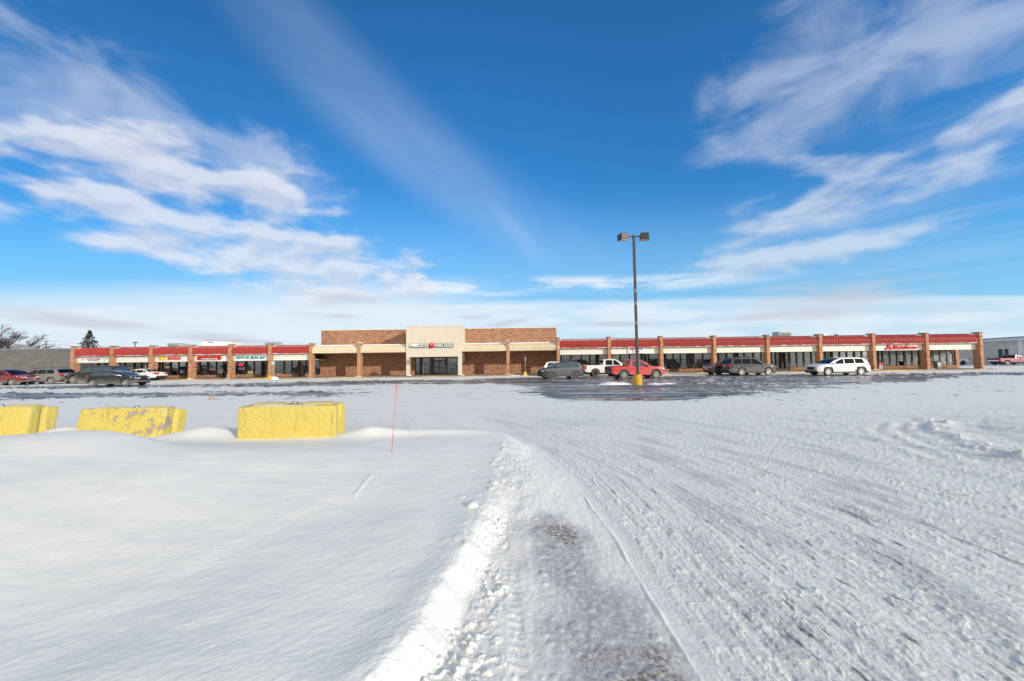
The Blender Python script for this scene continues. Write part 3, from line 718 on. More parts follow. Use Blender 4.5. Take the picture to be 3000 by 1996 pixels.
# portal
mb = MB(); mb.box(PX0, PX1, YF - .02, YF + .5, 2.47, 6.30)
mb.box(PX1 - .3, PX1, YF + .5, YW, 2.47, 6.30); mb.box(PX0, PX0 + .3, YF + .5, YW, 2.47, 6.30)
mb.box(PX0 + .3, PX1 - .3, YF + .5, YW, 2.47, 2.6); mb.box(PX0 + .3, PX1 - .3, YF + .5, YW, 6.1, 6.2)
mb.build('entrance_portal', STUCCO, store)
mb = MB(); mb.box(PX0 - .04, PX1 + .04, YF - .06, YW, 6.30, 6.37); mb.build('coping', CREAM, store)
for a, b in ((PX0, PX0 + .37), (PX1 - .46, PX1)):
    mb = MB(); mb.box(a, b, YF + .02, YF + .75, SW - .02, 2.47); mb.build('column', STUCCO, store)
    mb = MB(); mb.lathe([(.45, SW), (.2, SW + .08)], 9, 'z', (b, YF - .1, 0)); mb.build('snow_drift', SNOWP, store)
mb = MB(); mb.box(PX1 - .3, PX1, YW - .9, YW - .01, 1.75, 2.47); mb.build('bracket', STUCCO, store)
E = [ax(p, YW) for p in (1216.5, 1261, 1270, 1288, 1306, 1309.5, 1340)]
zt = 2.38
for a, b, c in ((E[0], E[1], 'rail'), (E[5], E[6], 'rail')): window(a, b, SW + .06, zt, store, c, GLASS, YW + .05)
for a, b in ((E[2], E[3]), (E[3], E[4])): door(a, b, 2.02, store, False, YW + .05)
window(E[2], E[4], 2.03, zt, store, None, GLASS, YW + .05)
mb = MB(); mb.box(E[1], E[2], YW - .02, YW + .12, SW, zt); mb.box(E[4], E[5], YW - .02, YW + .12, SW, zt); mb.box(EX0 + .01, EX1 - .01, YW + .0, YW + .12, zt + .002, 2.42); mb.build('storefront_frame', ALU, store)
for ch in list(store.children): ch.matrix_parent_inverse = Matrix.Translation(-Vector(store.location))
# shelf seen behind the left entrance pane
sh = empty('display_shelf', (E[0] + .9, YW + .8, SW), 0, 'pale shelf rack behind the left entrance pane of the tall store', 'shelf')
mb = MB(); mb.box(-.06, .06, -.05, .05, 0, 2.2); mb.build('post', CREAM, sh)
for z in (.95, 1.25):
    mb = MB(); mb.box(-.45, .45, -.12, .12, z, z + .035); mb.build('shelf', WHITE, sh)

# ------------------------------------------------------------------ signs
def sroot(name, label, cat, x, z): return empty(name, (x, YF + .5, z), 0, label, cat)
def fix(root):
    inv = Matrix.Translation(-Vector(root.location))
    for ch in list(root.children): ch.matrix_parent_inverse = inv
def P2(px, py, Y): return at(px, py, Y)
def span(px0, px1, py0, py1, Y):
    a = at(px0, py1, Y); b = at(px1, py0, Y); return a[0], b[0], a[1], b[1]
YS = YF + .5
def band(s, name, mat, px0, px1, py0, py1, root, depth=.06, bold=.0, y=None, Y=YS, **k):
    px = (px0 + px1) / 2
    x0 = at(px0, (py0 + py1) / 2, Y)[0]; x1 = at(px1, (py0 + py1) / 2, Y)[0]
    z0 = at(px, py1, Y)[1]; z1 = at(px, py0, Y)[1]
    return text_obj(name, s, mat, x0, x1, z0, z1, (Y if y is None else y) - .005, depth, bold, root, **k)
def slab(px0, px1, py0, py1, mat, name, root, y0, y1, Y=YS):
    px = (px0 + px1) / 2; py = (py0 + py1) / 2
    mb = MB(); mb.box(at(px0, py, Y)[0], at(px1, py, Y)[0], y0, y1, at(px, py1, Y)[1], at(px, py0, Y)[1]); return mb.build(name, mat, root)
# white banner with wine lettering between two dark winged heads
r = sroot('banner', 'white banner with wine lettering between dark horned heads', 'sign', at(270, 1055, YS)[0], 2.7)
slab(221.5, 318, 1047.5, 1061.5, WHITE, 'banner_sheet', r, YS - .03, YS - .006)
band('CANTINA BAMBA', 'lettering', LETWINE, 253, 296.5, 1049.8, 1055, r, .01, .012, YS - .03)
band('SABOR A MEXICO', 'small_lettering', LETBLK, 259, 290, 1055.8, 1058.6, r, .01, .006, YS - .03)
for cx in (243, 307):
    mb = MB(); w = ax(cx + 1, YS) - ax(cx, YS); X, Z = at(cx, 1053.5, YS); yy = YS - .034
    # head: tapering muzzle, two swept horns, eyes
    def q(pts): mb.prism([(X + a * w, Z + b * w) for a, b in pts], 'y', yy, yy - .008)
    q([(-1.0, 1.6), (-6, 3.6), (-4.6, 2.2), (-2.0, .6)]); q([(1.0, 1.6), (6, 3.6), (4.6, 2.2), (2.0, .6)])
    q([(-3.4, .4), (-1.6, .9), (-1.2, -.4), (-2.6, -.8)]); q([(3.4, .4), (1.6, .9), (1.2, -.4), (2.6, -.8)])
    q([(-1.8, -1.6), (1.8, -1.6), (1.1, -2.2), (-1.1, -2.2)]); q([(-1.3, -3.0), (1.3, -3.0), (.7, -4.2), (-.7, -4.2)])
    mb.build('horned_head', plain('banner grey', (.09, .10, .11), .7) if cx == 243 else bpy.data.materials['banner grey'], r)
mb = MB()
for cx, sgn in ((224.5, 1), (316.5, -1)):
    X, Z = at(cx, 1051.2, YS); mb.prism([(X - .16, Z - .02), (X, Z - .06), (X + .17, Z + .07), (X, Z + .03)], 'y', YS - .034, YS - .042)
mb.build('wing_mark', LETDKG, r); fix(r)
# TOP NAILS
r = sroot('channel_letter_sign', 'sign with raised yellow and coral letters on pale fascia', 'sign', at(498, 1052, YS)[0], 2.7)
band('TOP', 'lettering', LETYEL, 465, 489, 1046, 1055.6, r, .12, .035)
band('NAILS', 'lettering', LETPINK, 493.5, 528.5, 1045.5, 1054.8, r, .12, .035)
mb = MB(); X, Z = at(532, 1051, YS); mb.tube([(X - .1, YS - .05, Z - .02), (X, YS - .05, Z - .08), (X + .09, YS - .05, Z + .02)], .02, 6); mb.build('flourish', LETDKG, r); fix(r)
# GRONDIN'S HAIR CENTER
r = sroot('channel_letter_sign', 'sign with red raised letters over a white hair centre strip', 'sign', at(615, 1050, YS)[0], 2.7)
band("GRONDIN'S", 'lettering', LETRED, 580, 649, 1043.2, 1055, r, .12, .06, y=YS - .03)
o = slab(592.5, 639, 1050.3, 1054.4, WHITE, 'strip', r, YS - .22, YS - .10); bevel(o, .06, 3)
band('HAIR CENTER', 'small_lettering', LETBLK, 594, 637.5, 1051.1, 1053.6, r, .01, .012, YS - .222); fix(r)
# LIGHTS OUT SMOKE SHOP
r = sroot('channel_letter_sign', 'sign with a row of thin teal letters above the smoke shop windows', 'sign', at(733, 1050, YS)[0], 2.7)
slab(688, 777.5, 1040, 1057, WHITE, 'sign_panel', r, YS - .025, YS - .004)
for s, a, b in (('LIGHTS', 692, 716.5), ('OUT', 719.5, 731), ('SMOKE', 735, 757.5), ('SHOP', 761.5, 777)):
    band(s, 'lettering', LETTEAL, a, b, 1043.8, 1051.6, r, .05, .028, YS - .025)
band('VAPES TOBACCO GIFTS', 'small_lettering', LETPINK, 722, 744, 1053, 1054.6, r, .006, 0, YS - .025) if False else None
mb = MB(); X, Z = at(733, 1054, YS); mb.box(X - .45, X + .45, YS - .032, YS - .026, Z - .012, Z + .012); mb.build('underline', LETPINK, r); fix(r)
# tall store letters
YP = YF - .02
r = empty('channel_letter_sign', (at(1265, 1013, YP)[0], YP, 3.9), 0, 'white outlined letters with a red tomato on the cream entrance portal', 'sign')
for s, a, b in (('INDOOR', 1204.5, 1242), ('GR', 1245, 1256.5), ('WERS', 1273, 1299), ('EDGE', 1302.5, 1327)):
    dz = (1204.5 - (a + b) / 2) * .0131
    band(s, 'letter_backing', LETDKG, a - 1.0, b + 1.0, 1007.4 + dz, 1019.8 + dz, r, .10, .10, y=YP, Y=YP)
    band(s, 'lettering', WHITE, a, b, 1008.6 + dz, 1018.4 + dz, r, .13, .018, y=YP - .10, Y=YP)
mb = MB(); X, Z = at(1264.5, 1013, YP); R_ = .345
mb.lathe([(.02, -.3), (R_ * .55, -.27), (R_ * .85, -.2), (R_, -.1), (R_, 0)], 20, 'y', (X, YP, Z)); tom = mb.build('tomato', LETRED, r)
mb = MB(); mb.tube([(X - .1, YP - .3, Z + .12), (X, YP - .315, Z + .16), (X + .12, YP - .3, Z + .13)], .035, 6); mb.build('leaf_mark', WHITE, tom)
mb = MB(); mb.box(X - .06, X + .06, YP - .32, YP - .28, Z - .12, Z - .02); mb.build('stem_mark', LETDKG, tom)
# snow lodged over the first letters
mb = MB()
for i in range(9):
    xx, zz = at(1206 + i * 2.1, 1013.5 - (i % 3) * 1.2, YP); mb.lathe([(.02, -.06), (.13, -.02), (.16, .05), (.05, .13)], 9, 'z', (xx, YP - .22, zz))
mb.build('snow', SNOWP, r); fix(r)
# MERCHANDISE OUTLET
r = sroot('panel_sign', 'white square panel sign with red initials behind the lamp post', 'sign', at(1863, 1027, YS)[0], 2.9)
slab(1839.5, 1887, 1019, 1035.5, WHITE, 'sign_panel', r, YS - .14, YS - .005)
yb = YS - .145
band('M', 'lettering', LETRED, 1845, 1854, 1020.5, 1026.6, r, .01, .03, yb); band('ERCHANDISE', 'lettering', LETNAVY, 1855, 1882.5, 1020.8, 1025, r, .01, .014, yb)
band('O', 'lettering', LETRED, 1851.5, 1859.5, 1027, 1034, r, .01, .03, yb); band('UTLET', 'lettering', LETNAVY, 1861, 1875.5, 1028.6, 1032.4, r, .01, .014, yb); fix(r)
# State Farm
r = sroot('channel_letter_sign', 'sign with red slanted raised letters beside three red ovals', 'sign', at(2640, 1017, YS)[0], 2.9)
px0 = 2592.5; w = ax(2601, YS) - ax(2600, YS); X, Z = at(2603, 1018, YS)
for dx, dz, a in ((0, 3.6, 90), (-5.2, -3.0, 25), (5.2, -3.0, -25)):
    mb = MB(); n = 22; ca, sa = math.cos(R(a)), math.sin(R(a)); pts = []
    for k in range(n):
        t = 2 * math.pi * k / n; u_, v_ = 5.6 * math.cos(t), 3.6 * math.sin(t); pts.append((X + (dx + u_ * ca - v_ * sa) * w, Z + (dz + u_ * sa + v_ * ca) * w))
    mb.prism(pts, 'y', YS - .16, YS - .06); mb.build('oval', LETRED, r)
band('State', 'lettering', LETRED, 2616, 2648, 1012, 1023.4, r, .16, .035, shear=.15); band('Farm', 'lettering', LETRED, 2651, 2684.5, 1012.6, 1022.2, r, .16, .035, shear=.15); fix(r)

# lettering and cards on the shop windows
YV = YG - .075
def winsign(s, mat, px0, px1, py0, py1, label, bg=None, bold=.02, cat='window sign'):
    X, Z = at((px0 + px1) / 2, (py0 + py1) / 2, YV)
    r = empty('window_sign', (X, YV, Z), 0, label, cat)
    if bg: slab(px0 - 1.2, px1 + 1.2, py0 - 1, py1 + 1, bg, 'card', r, YV - .012, YV - .002, YV)
    if s: band(s, 'lettering', mat, px0, px1, py0, py1, r, .006, bold, YV - (.014 if bg else .002), YV)
    fix(r); return r
winsign('OPEN', LETRED, 349, 370, 1075.5, 1081.5, 'white window card with big red OPEN letters', WHITE, .05)
winsign('OPEN', WHITE, 727, 740, 1087, 1092.2, 'yellow and white OPEN letters low in the smoke shop window', LETYEL, .05)
winsign('BEST', WHITE, 724.5, 741, 1095.5, 1099.8, 'white BEST letters at the bottom of the smoke shop window', None, .03)
winsign('DEALS', WHITE, 747.5, 763.5, 1095, 1099.5, 'white DEALS letters at the bottom of the smoke shop window', None, .03)
winsign('TOWN', WHITE, 811, 827.5, 1094.5, 1099.3, 'white TOWN letters at the bottom of a shop window', None, .03)
winsign('1352', WHITE, 882.5, 892.5, 1060.2, 1063.8, 'white number 1352 above a dark shop door', None, .02)
winsign('1350', WHITE, 772.5, 780.5, 1061.5, 1064.5, 'white door number at the smoke shop door', None, .02)
winsign('VAPE', LETPINK, 699.5, 717, 1078.2, 1082.2, 'pink card in the left smoke shop window', PINK, 0) if False else None
def card(px0, px1, py0, py1, mat, label, name='window_card', cat='card', rows=0):
    X, Z = at((px0 + px1) / 2, (py0 + py1) / 2, YV); r = empty(name, (X, YV, Z), 0, label, cat)
    slab(px0, px1, py0, py1, mat, 'card', r, YV - .012, YV - .002, YV)
    for k in range(rows):
        yy = py0 + (py1 - py0) * (k + .5) / rows; slab(px0 + 1.5, px1 - 1.5, yy - .25, yy + .25, LETBLK, 'text_line', r, YV - .016, YV - .013, YV)
    fix(r)
card(698.5, 717.5, 1077, 1084, PINK, 'pale pink card in the left smoke shop window', rows=0)
card(613.5, 632.5, 1078, 1085.5, PINK, 'pale pink card in the hair shop window', rows=0)
card(641, 650, 1076, 1079, WHITE, 'topmost small white card in the hair shop window', rows=1)
card(638, 653, 1080, 1083, WHITE, 'middle wide white card in the hair shop window', rows=1)
card(636, 654.5, 1084, 1087.5, WHITE, 'lowest and widest white card in the hair shop window', rows=1)
X, Z = at(705.5, 1069.5, YV); r = tag(MB().lathe([(.02, -.06), (.30, -.06), (.34, 0), (.3, .01)], 20, 'y', (0, 0, 0)).build('neon_sign', NEON), 'glowing red oval sign high in the smoke shop window', 'sign'); r.location = (X, YV - .02, Z); r.scale = (.95, 1, .45)
X, Z = at(491, 1069, YV); r = tag(MB().lathe([(.02, -.02), (.23, -.02), (.24, 0)], 20, 'y').build('window_decal', plain('decal grey', (.18, .16, .17), .6)), 'dark oval decal on the nail shop window blind', 'decal'); r.location = (X, YV, Z); r.scale = (1, 1, .6)
X, Z = at(405.5, 1086, YV); r = tag(MB().lathe([(.02, -.02), (.30, -.02), (.31, 0)], 20, 'y').build('window_decal', LETYEL), 'yellow round decal low in a curtained shop window', 'decal'); r.location = (X, YV, Z)
# arched poster
mb = MB(); X, Z = at(598, 1084, YG); pts = [(-.28, -.55), (.28, -.55), (.28, .2)] + [(.28 * math.cos(t), .2 + .3 * math.sin(t)) for t in [k * math.pi / 8 for k in range(1, 8)]] + [(-.28, .2)]
r = empty('poster', (X, YG + .15, Z), 0, 'arched pale poster standing in the hair shop window', 'poster')
MB().prism(pts, 'y', 0, .02).build('board', WHITE, r); MB().prism([(a * .75, b * .78) for a, b in pts], 'y', -.006, -.001).build('print', plain('poster print', (.35, .47, .42), .7), r)
# goods in the windows
def box_thing(px0, px1, py0, py1, mat, label, cat='box', name='cardboard_box', y=YG + .35, d=.5):
    x0, x1 = at(px0, py1, y)[0], at(px1, py1, y)[0]; z0, z1 = at(px0, py1, y)[1], at(px0, py0, y)[1]
    r = empty(name, ((x0 + x1) / 2, y, z0), 0, label, cat); w = (x1 - x0) / 2; h = z1 - z0
    bevel(MB().box(-w, w, 0, d, 0, h).build('body', mat, r), .012); MB().box(-w * .08, w * .08, -.004, .0, 0, h).build('tape', FASC, r)
    return r
box_thing(2035, 2053.5, 1070, 1083, BROWN, 'brown cardboard box behind the window left of the black car')
mb = MB(); X, Z = at(2037, 1068, YG + .4); r = tag(mb.lathe([(.03, 0), (.14, .02), (.16, .1), (.12, .2), (.03, .22)], 12).build('paper_bag', FASC), 'pale bag on the cardboard box in the shop window', 'bag'); r.location = (X, YG + .5, at(2037, 1070, YG + .35)[1])
X, Z = at(1985.5, 1075, YG + .3)
r = empty('drum_fan', (X, YG + .3, Z), 0, 'round grey drum fan standing in the right row shop window', 'fan')
MB().lathe([(.32, -.03), (.34, 0), (.34, .15), (.30, .16)], 24, 'y', cap=False).build('housing', GREYM, r)
mb = MB()
for k in range(10):
    a = k * math.pi / 5; mb.tube([(.06 * math.cos(a), 0, .06 * math.sin(a)), (.31 * math.cos(a), 0, .31 * math.sin(a))], .035, 5)
mb.build('blade', GALV, r); MB().lathe([(.01, -.05), (.08, -.04), (.09, .03)], 12, 'y').build('hub', WHITE, r)
for k, (a, b) in enumerate(((1965.5, 1971), (1974.5, 1979.5))):
    box_thing(a, b, 1068, 1083, GALV, ('left' if k == 0 else 'right') + ' of two tall grey boxes beside the drum fan', 'box', 'display_box')
box_thing(2021, 2025, 1064, 1082, WHITE, 'thin white upright box at the window post', 'box', 'display_box')

# security camera, wall light
X, Z = at(1635.5, 1019, YF)
r = empty('security_camera', (X, YF - .02, Z), 0, 'white dome camera on the brick pillar beside the tall store', 'camera')
MB().box(-.05, .05, -.12, .02, .05, .13).build('arm', WHITE, r); MB().lathe([(.02, -.16), (.10, -.12), (.13, -.02), (.12, .06)], 14, 'z', (0, -.18, 0)).build('dome', WHITE, r)
X, Z = at(1356, 1036.5, YW)
r = empty('wall_light', (X, YW - .02, Z), 0, 'dark box light on the wall right of the entrance portal', 'light')
bevel(MB().prism([(-.02, -.2), (-.34, -.12), (-.34, .08), (-.02, .2)], 'x', -.16, .16).build('housing', BLACK, r), .02); MB().box(-.12, .12, -.345, -.338, -.08, .05).build('lens', GREYM, r)
X, Z = at(1049, 1040, YF)

# ------------------------------------------------------------------ neighbouring buildings
GW = block_wall_mat('grey block', (.17, .165, .165))
gx1 = ax(283, 54.2) - .03
gb = empty('block_building', ((gx1 - 95) / 2, 54.2, 0), 0, 'low windowless grey block building at the left end of the shop row', 'building')
MB().box(-95, gx1, 54.2, 72, 0, 4.22).build('wall', GW, gb); MB().box(-95.05, gx1 + .02, 54.13, 54.5, 4.22, 4.34).build('coping', GREYM, gb)
mb = MB()
for k in range(4): a = gx1 - .4 - k * .75; mb.box(a - random.uniform(.2, .5), a, 54.14, 54.4, 4.34, 4.38)
mb.build('snow', SNOWP, gb); fix(gb)
FARW = block_wall_mat('pale block', (.68, .60, .52))
fb = empty('warehouse', (85, 68, 0), 0, 'long pale flat roofed building beyond the right end of the shop row', 'building')
q0 = Vector((79.0, 58.0)); q1 = Vector((88.5, 84.0)); dv = (q1 - q0); Lw = dv.length; dv.normalize(); nv = Vector((dv.y, -dv.x))
def fq(mb, u0, u1, o0, o1, z0, z1):
    pts = [q0 + dv * u + nv * o for u, o in ((u0, o0), (u1, o0), (u1, o1), (u0, o1))]
    return mb.prism([(p.x, p.y) for p in pts], 'z', z0, z1)
dr = Lw * .13
fq(MB(), 0, Lw, 0, 14, 0, 4.0).build('wall', FARW, fb)
fq(MB(), -.3, Lw + .3, -.5, 14, 4.0, 4.45).build('fascia', plain('pale metal', (.66, .66, .68), .5), fb); fq(MB(), -.3, Lw + .3, -.5, 14, 4.45, 4.62).build('roof_edge', plain('slate metal', (.16, .19, .25), .5), fb)
def ut(px, Y=None):      # where the sight line through px meets that wall
    d = ray(px, 1050); a = Vector((d.x, d.y)); # t*a = q0+u*dv
    det = a.x * -dv.y + dv.x * a.y; t = (q0.x * -dv.y + dv.x * q0.y) / det; p = a * t; return (p - q0).dot(dv)
for a, b, z1, nm, mt in ((2926, 2941, 2.75, 'door', BLACK), (2944, 2958, 2.75, 'window', BLACK)):
    u0, u1 = sorted((ut(a), ut(b))); f = fq(MB(), u0, u1, -.03, -.005, .1 if nm == 'door' else 1.5, z1).build(nm, mt, fb)
    g_ = MB(); fq(g_, u0 - .08, u0, -.06, -.005, .1 if nm == 'door' else 1.5, z1); fq(g_, u1, u1 + .08, -.06, -.005, .1 if nm == 'door' else 1.5, z1); fq(g_, u0 - .08, u1 + .08, -.06, -.005, z1, z1 + .1); g_.build('frame', WHITE, f)
u0, u1 = sorted((ut(2960), ut(2992))); fq(MB(), u0, u1, -.05, -.005, .1, 3.3).build('overhead_door', plain('pale door', (.66, .62, .6), .6, 0, .04), fb)
u0, u1 = sorted((ut(2993), ut(3003))); fq(MB(), u0, u1, -.3, -.005, 0, 4.0).build('buttress', WHITE, fb); fix(fb)
# rooftop machines
def rooftop(px0, px1, py0, py1, Y, label, mat, d=1.6, grille=True, name='rooftop_unit', cat='rooftop unit', base=3.9):
    x0, x1 = at(px0, py0, Y)[0], at(px1, py0, Y)[0]; z1 = at((px0 + px1) / 2, py0, Y)[1]; z0 = base
    r = empty(name, ((x0 + x1) / 2, Y, z0), 0, label, cat); w = (x1 - x0) / 2
    bevel(MB().box(-w, w, 0, d, 0, z1 - z0).build('cabinet', mat, r), .03)
    if grille:
        mb = MB(); h = z1 - z0; n = max(4, int(w * 2 / .16))
        for k in range(n): a = -w * .88 + w * 1.76 * k / n; mb.box(a, a + .09, -.02, -.002, h * .45, h * .9)
        mb.build('grille', plain_grille, r)
    MB().box(-w - .03, w + .03, -.03, d + .03, z1 - z0, z1 - z0 + .06).build('lid', GALV, r)
    return r
plain_grille = plain('grille green', (.17, .21, .18), .6)
UG = plain('unit green grey', (.42, .46, .43), .6)
rooftop(490, 525, 1007.5, 1016, 56, 'green grey rooftop unit above the nail shop canopy', UG)
rooftop(776, 808, 1004.5, 1012, 56, 'green grey rooftop unit half hidden behind the last left row pillar tops', UG)
rooftop(2283, 2319, 973, 986, 57, 'tall rooftop air unit with grilles above the right shop row', UG)
rooftop(2413, 2425, 979, 985, 57, 'small pale vent box on the right shop row roof beside a pillar', WHITE, .6, False)
rooftop(2453, 2461, 980, 986, 58, 'small dark roof vent above the right shop row', GREYM, .5, False)
rooftop(2698, 2706, 976, 984, 58, 'small dark roof vent beside the second pillar from the right end', GREYM, .5, False)
rooftop(32, 62, 1015.5, 1025, 60, 'grey rooftop unit on the grey block building', plain('unit grey', (.36, .36, .34), .7))
rooftop(590.5, 631, 999, 1015, 62, 'white box unit with a dark louvre line above the hair shop canopy', WHITE, 2.5, False)
mb = MB(); X, Z = at(616, 1003, 61.9); tag(mb.box(X - .42, X + .42, 61.93, 61.985, Z - .05, Z + .06).build('louvre', GREYM), 'dark louvre strip on the white rooftop box', 'vent')
rooftop(631.5, 678, 1000.5, 1015, 64, 'wide cream rooftop box behind the hair shop canopy', plain('cream box', (.78, .75, .68), .6), 2.5, False)

# ------------------------------------------------------------------ lamp post
def conc_yellow():
    m, nt, out = newmat('yellow concrete'); g = G(nt); P = g.n('ShaderNodeTexCoord').outputs['Object']; x, y, z = g.sep(P)
    n = g.noise(g.xyz(g.m('MULTIPLY', x, 1.0), y, g.m('MULTIPLY', z, .35)), 4.5, 5, .65)
    c = g.mix(g.noise(P, 2, 3), (.62, .34, .04, 1), (.72, .48, .06, 1)); c = g.mix(g.ss(n, .58, .68), c, (.17, .13, .06, 1))
    nt.links.new(g.bsdf(c, .8, 0, .3, g.bump(g.noise(P, 18, 4), .4, .02)), out.inputs[0]); return m
CY = conc_yellow()
BRONZE = plain('bronze pole', (.050, .045, .040), .5, .2, .1)
lx, ly = gp(1869, 1127)
lp = empty('lamp_post', (lx, ly, 0), 0, 'tall dark parking lot lamp post with two box heads on a yellow base', 'lamp post')
MB().lathe([(.31, -.1), (.31, .02), (.30, .70), (.27, .74)], 28).build('base', CY, lp)
ztop = at(1843, 690, ly)[1]; bevel(MB().box(-.085, .085, -.085, .085, .70, ztop).build('pole', BRONZE, lp), .015, 1)
MB().box(-.17, .17, -.17, .17, .74, .78).build('base_plate', BRONZE, lp)
for py in (855, 892, 950):
    z = at(1855, py, ly)[1]
    for dz in (0, .1): MB().box(-.09, .09, -.09, .09, z + dz * 1.4, z + dz * 1.4 + .022).build('reflective_band', WHITE, lp)
MB().box(-.5, .5, -.035, .035, ztop - .13, ztop - .06).build('arm', BRONZE, lp)
for s, w in ((-1, .30), (1, .30)):
    mb = MB(); hd = mb.prism([(-.34, -.28), (.34, -.28), (.30, .20), (-.30, .20)], 'y', -.32, .32).build('lamp_head', BRONZE, lp)
    bevel(hd, .03, 2); hd.location = (s * .80, 0, ztop - .08); hd.rotation_euler = (0, R(4 * s), R(-14 * s))
    l = MB().box(-.27, .27, -.26, .26, -.295, -.282).build('lens', plain('lamp lens', (.5, .5, .48), .2), hd)
# thin pole lights seen over the roofs
for px, py, Y, lb in ((396, 1005, 75, 'distant lot light seen over the second red canopy from the left'),):
    X, Z = at(px, py, Y); r = empty('lamp_post', (X, Y, 0), 0, lb, 'lamp post'); MB().tube([(0, 0, 0), (0, 0, Z)], .07, 6).build('pole', BRONZE, r); bevel(MB().box(-.36, .36, -.2, .2, Z - .03, Z + .14).build('lamp_head', BRONZE, r), .04)
X, Z = at(2886, 982, YF + .4); r = empty('wall_light', (RPX[-1][1], YF + .4, Z), 0, 'small dark flood light on the right end brick pillar', 'light')
MB().tube([(0, 0, .06), (.12, 0, 0)], .015, 6).build('arm', BRONZE, r); bevel(MB().box(.1, .25, -.07, .07, -.06, .05).build('lamp_head', BRONZE, r), .02)

# ------------------------------------------------------------------ sign posts, bins, small things
px_, py_ = ax(801, 48.2), 48.2
r = empty('road_sign', (px_, py_, 0), 0, 'grey back of an eight sided sign on a post in a snow pile', 'sign')
MB().tube([(.03, 0, 0), (.03, 0, 2.0)], .03, 6).build('post', GALV, r)
zc = at(801, 1064, 48.2)[1]; MB().prism([(.25 * math.cos(R(22.5 + 45 * k)), zc + .25 * math.sin(R(22.5 + 45 * k))) for k in range(8)], 'y', -.045, -.035).build('sign_plate', plain('sign back', (.55, .58, .60), .4, .3), r)
def mound(name, x, y, a, b, h, label, seed=1, mat=SNOWP, cat='snow pile'):
    n = 26; mb = MB(); vs = []; gxs = np.linspace(-1, 1, n); X, Y = np.meshgrid(gxs, gxs); rr = np.sqrt(X ** 2 + Y ** 2)
    Z = h * np.clip(1 - rr ** 2, 0, None) ** .8 * (1 + .5 * fbm(X * 2.2 + seed, Y * 2.2, 4, seed)) - .03
    vs = [(float(X[i, j]) * a, float(Y[i, j]) * b, float(Z[i, j])) for i in range(n) for j in range(n)]
    mb.add(vs, [(i * n + j, i * n + j + 1, (i + 1) * n + j + 1, (i + 1) * n + j) for i in range(n - 1) for j in range(n - 1)], None, True)
    o = mb.build(name, mat); o.location = (x, y, gz(x, y)); return tag(o, label, cat)
mound('snow_pile', px_ + .05, 48.0, .85, .5, .33, 'snow pile round the post of the eight sided sign', 3)
o = MB().lathe([(.26, 0), (.25, .2), (.16, .38), (.05, .44)], 10).build('post_base', CY); o.location = (px_ - .02, 47.6, .05); tag(o, 'rounded yellow concrete lump at the foot of the eight sided sign', 'post base')
px2, py2 = ax(1538.5, 48.3), 48.3
r = empty('road_sign', (px2, py2, 0), 0, 'grey post with narrow sign on a yellow pyramid base by the tall store', 'sign')
MB().tube([(0, 0, 0), (0, 0, 2.25)], .025, 6).build('post', GALV, r); MB().prism([(-.06, 1.78), (.10, 1.78), (.10, 2.3), (-.06, 2.3)], 'y', -.03, -.02).build('sign_plate', GREYM, r)
MB().add([(-.26, -.26, 0), (.26, -.26, 0), (.26, .26, 0), (-.26, .26, 0), (-.09, -.09, .52), (.09, -.09, .52), (.09, .09, .52), (-.09, .09, .52)], [(0, 1, 5, 4), (1, 2, 6, 5), (2, 3, 7, 6), (3, 0, 4, 7), (4, 5, 6, 7)]).build('base', plain('yellow cone', (.70, .48, .10), .7), r)
mound('snow_pile', ax(1520, 48.6), 48.7, 1.6, .3, .10, 'thin snow streak left of the yellow pyramid base', 8)
mound('snow_pile', ax(1805, 29.9, 1124), 29.9, 1.45, .7, .20, 'low snow pile left of the lamp post base', 5)
mound('snow_pile', ax(1925, 29.3, 1124), 29.5, .75, .3, .10, 'thin snow ridge just right of the lamp post base', 6)
mound('snow_pile', ax(1962, 29.3, 1124), 29.8, .6, .28, .10, 'thin snow ridge farthest right of the lamp post base', 9)
tx = ax(2745, 51.6)
r = empty('trash_bin', (tx, 51.6, SW - .03), 0, 'grey wheeled bin with a white label near the right end of the walkway', 'bin')
bevel(MB().prism([(-.22, 0), (.22, 0), (.28, .88), (-.28, .88)], 'y', -.26, .26).build('body', plain('bin grey', (.20, .23, .25), .6), r), .03)
bevel(MB().box(-.30, .30, -.30, .30, .88, .95).build('lid', BLACK, r), .02); MB().box(-.12, .16, -.272, -.262, .42, .72).build('label', WHITE, r)
MB().box(-.07, .11, -.276, -.273, .54, .60).build('label_mark', LETBLK, r)
r = empty('red_vending_machine', (ax(2578, 52.6), 52.7, SW - .03), 0, 'red and grey machine in the walkway by the lettered sign with three ovals', 'machine')
bevel(MB().box(-.25, .25, -.2, .3, 0, .55).build('base', GREYM, r), .02); bevel(MB().box(-.26, .26, -.22, .3, .55, .85).build('top', plain('bin red', (.45, .02, .03), .4), r), .02)
# red-brown lump on the snow of the lot
dx, dy = gp(620, 1171); o = MB().lathe([(.05, -.02), (.14, .02), (.13, .08), (.05, .12)], 8).build('ice_lump', plain('dirty ice', (.42, .30, .24), .7)); o.location = (dx, dy, gz(dx, dy)); tag(o, 'brownish ice lump on the snow behind the yellow blocks', 'ice lump')

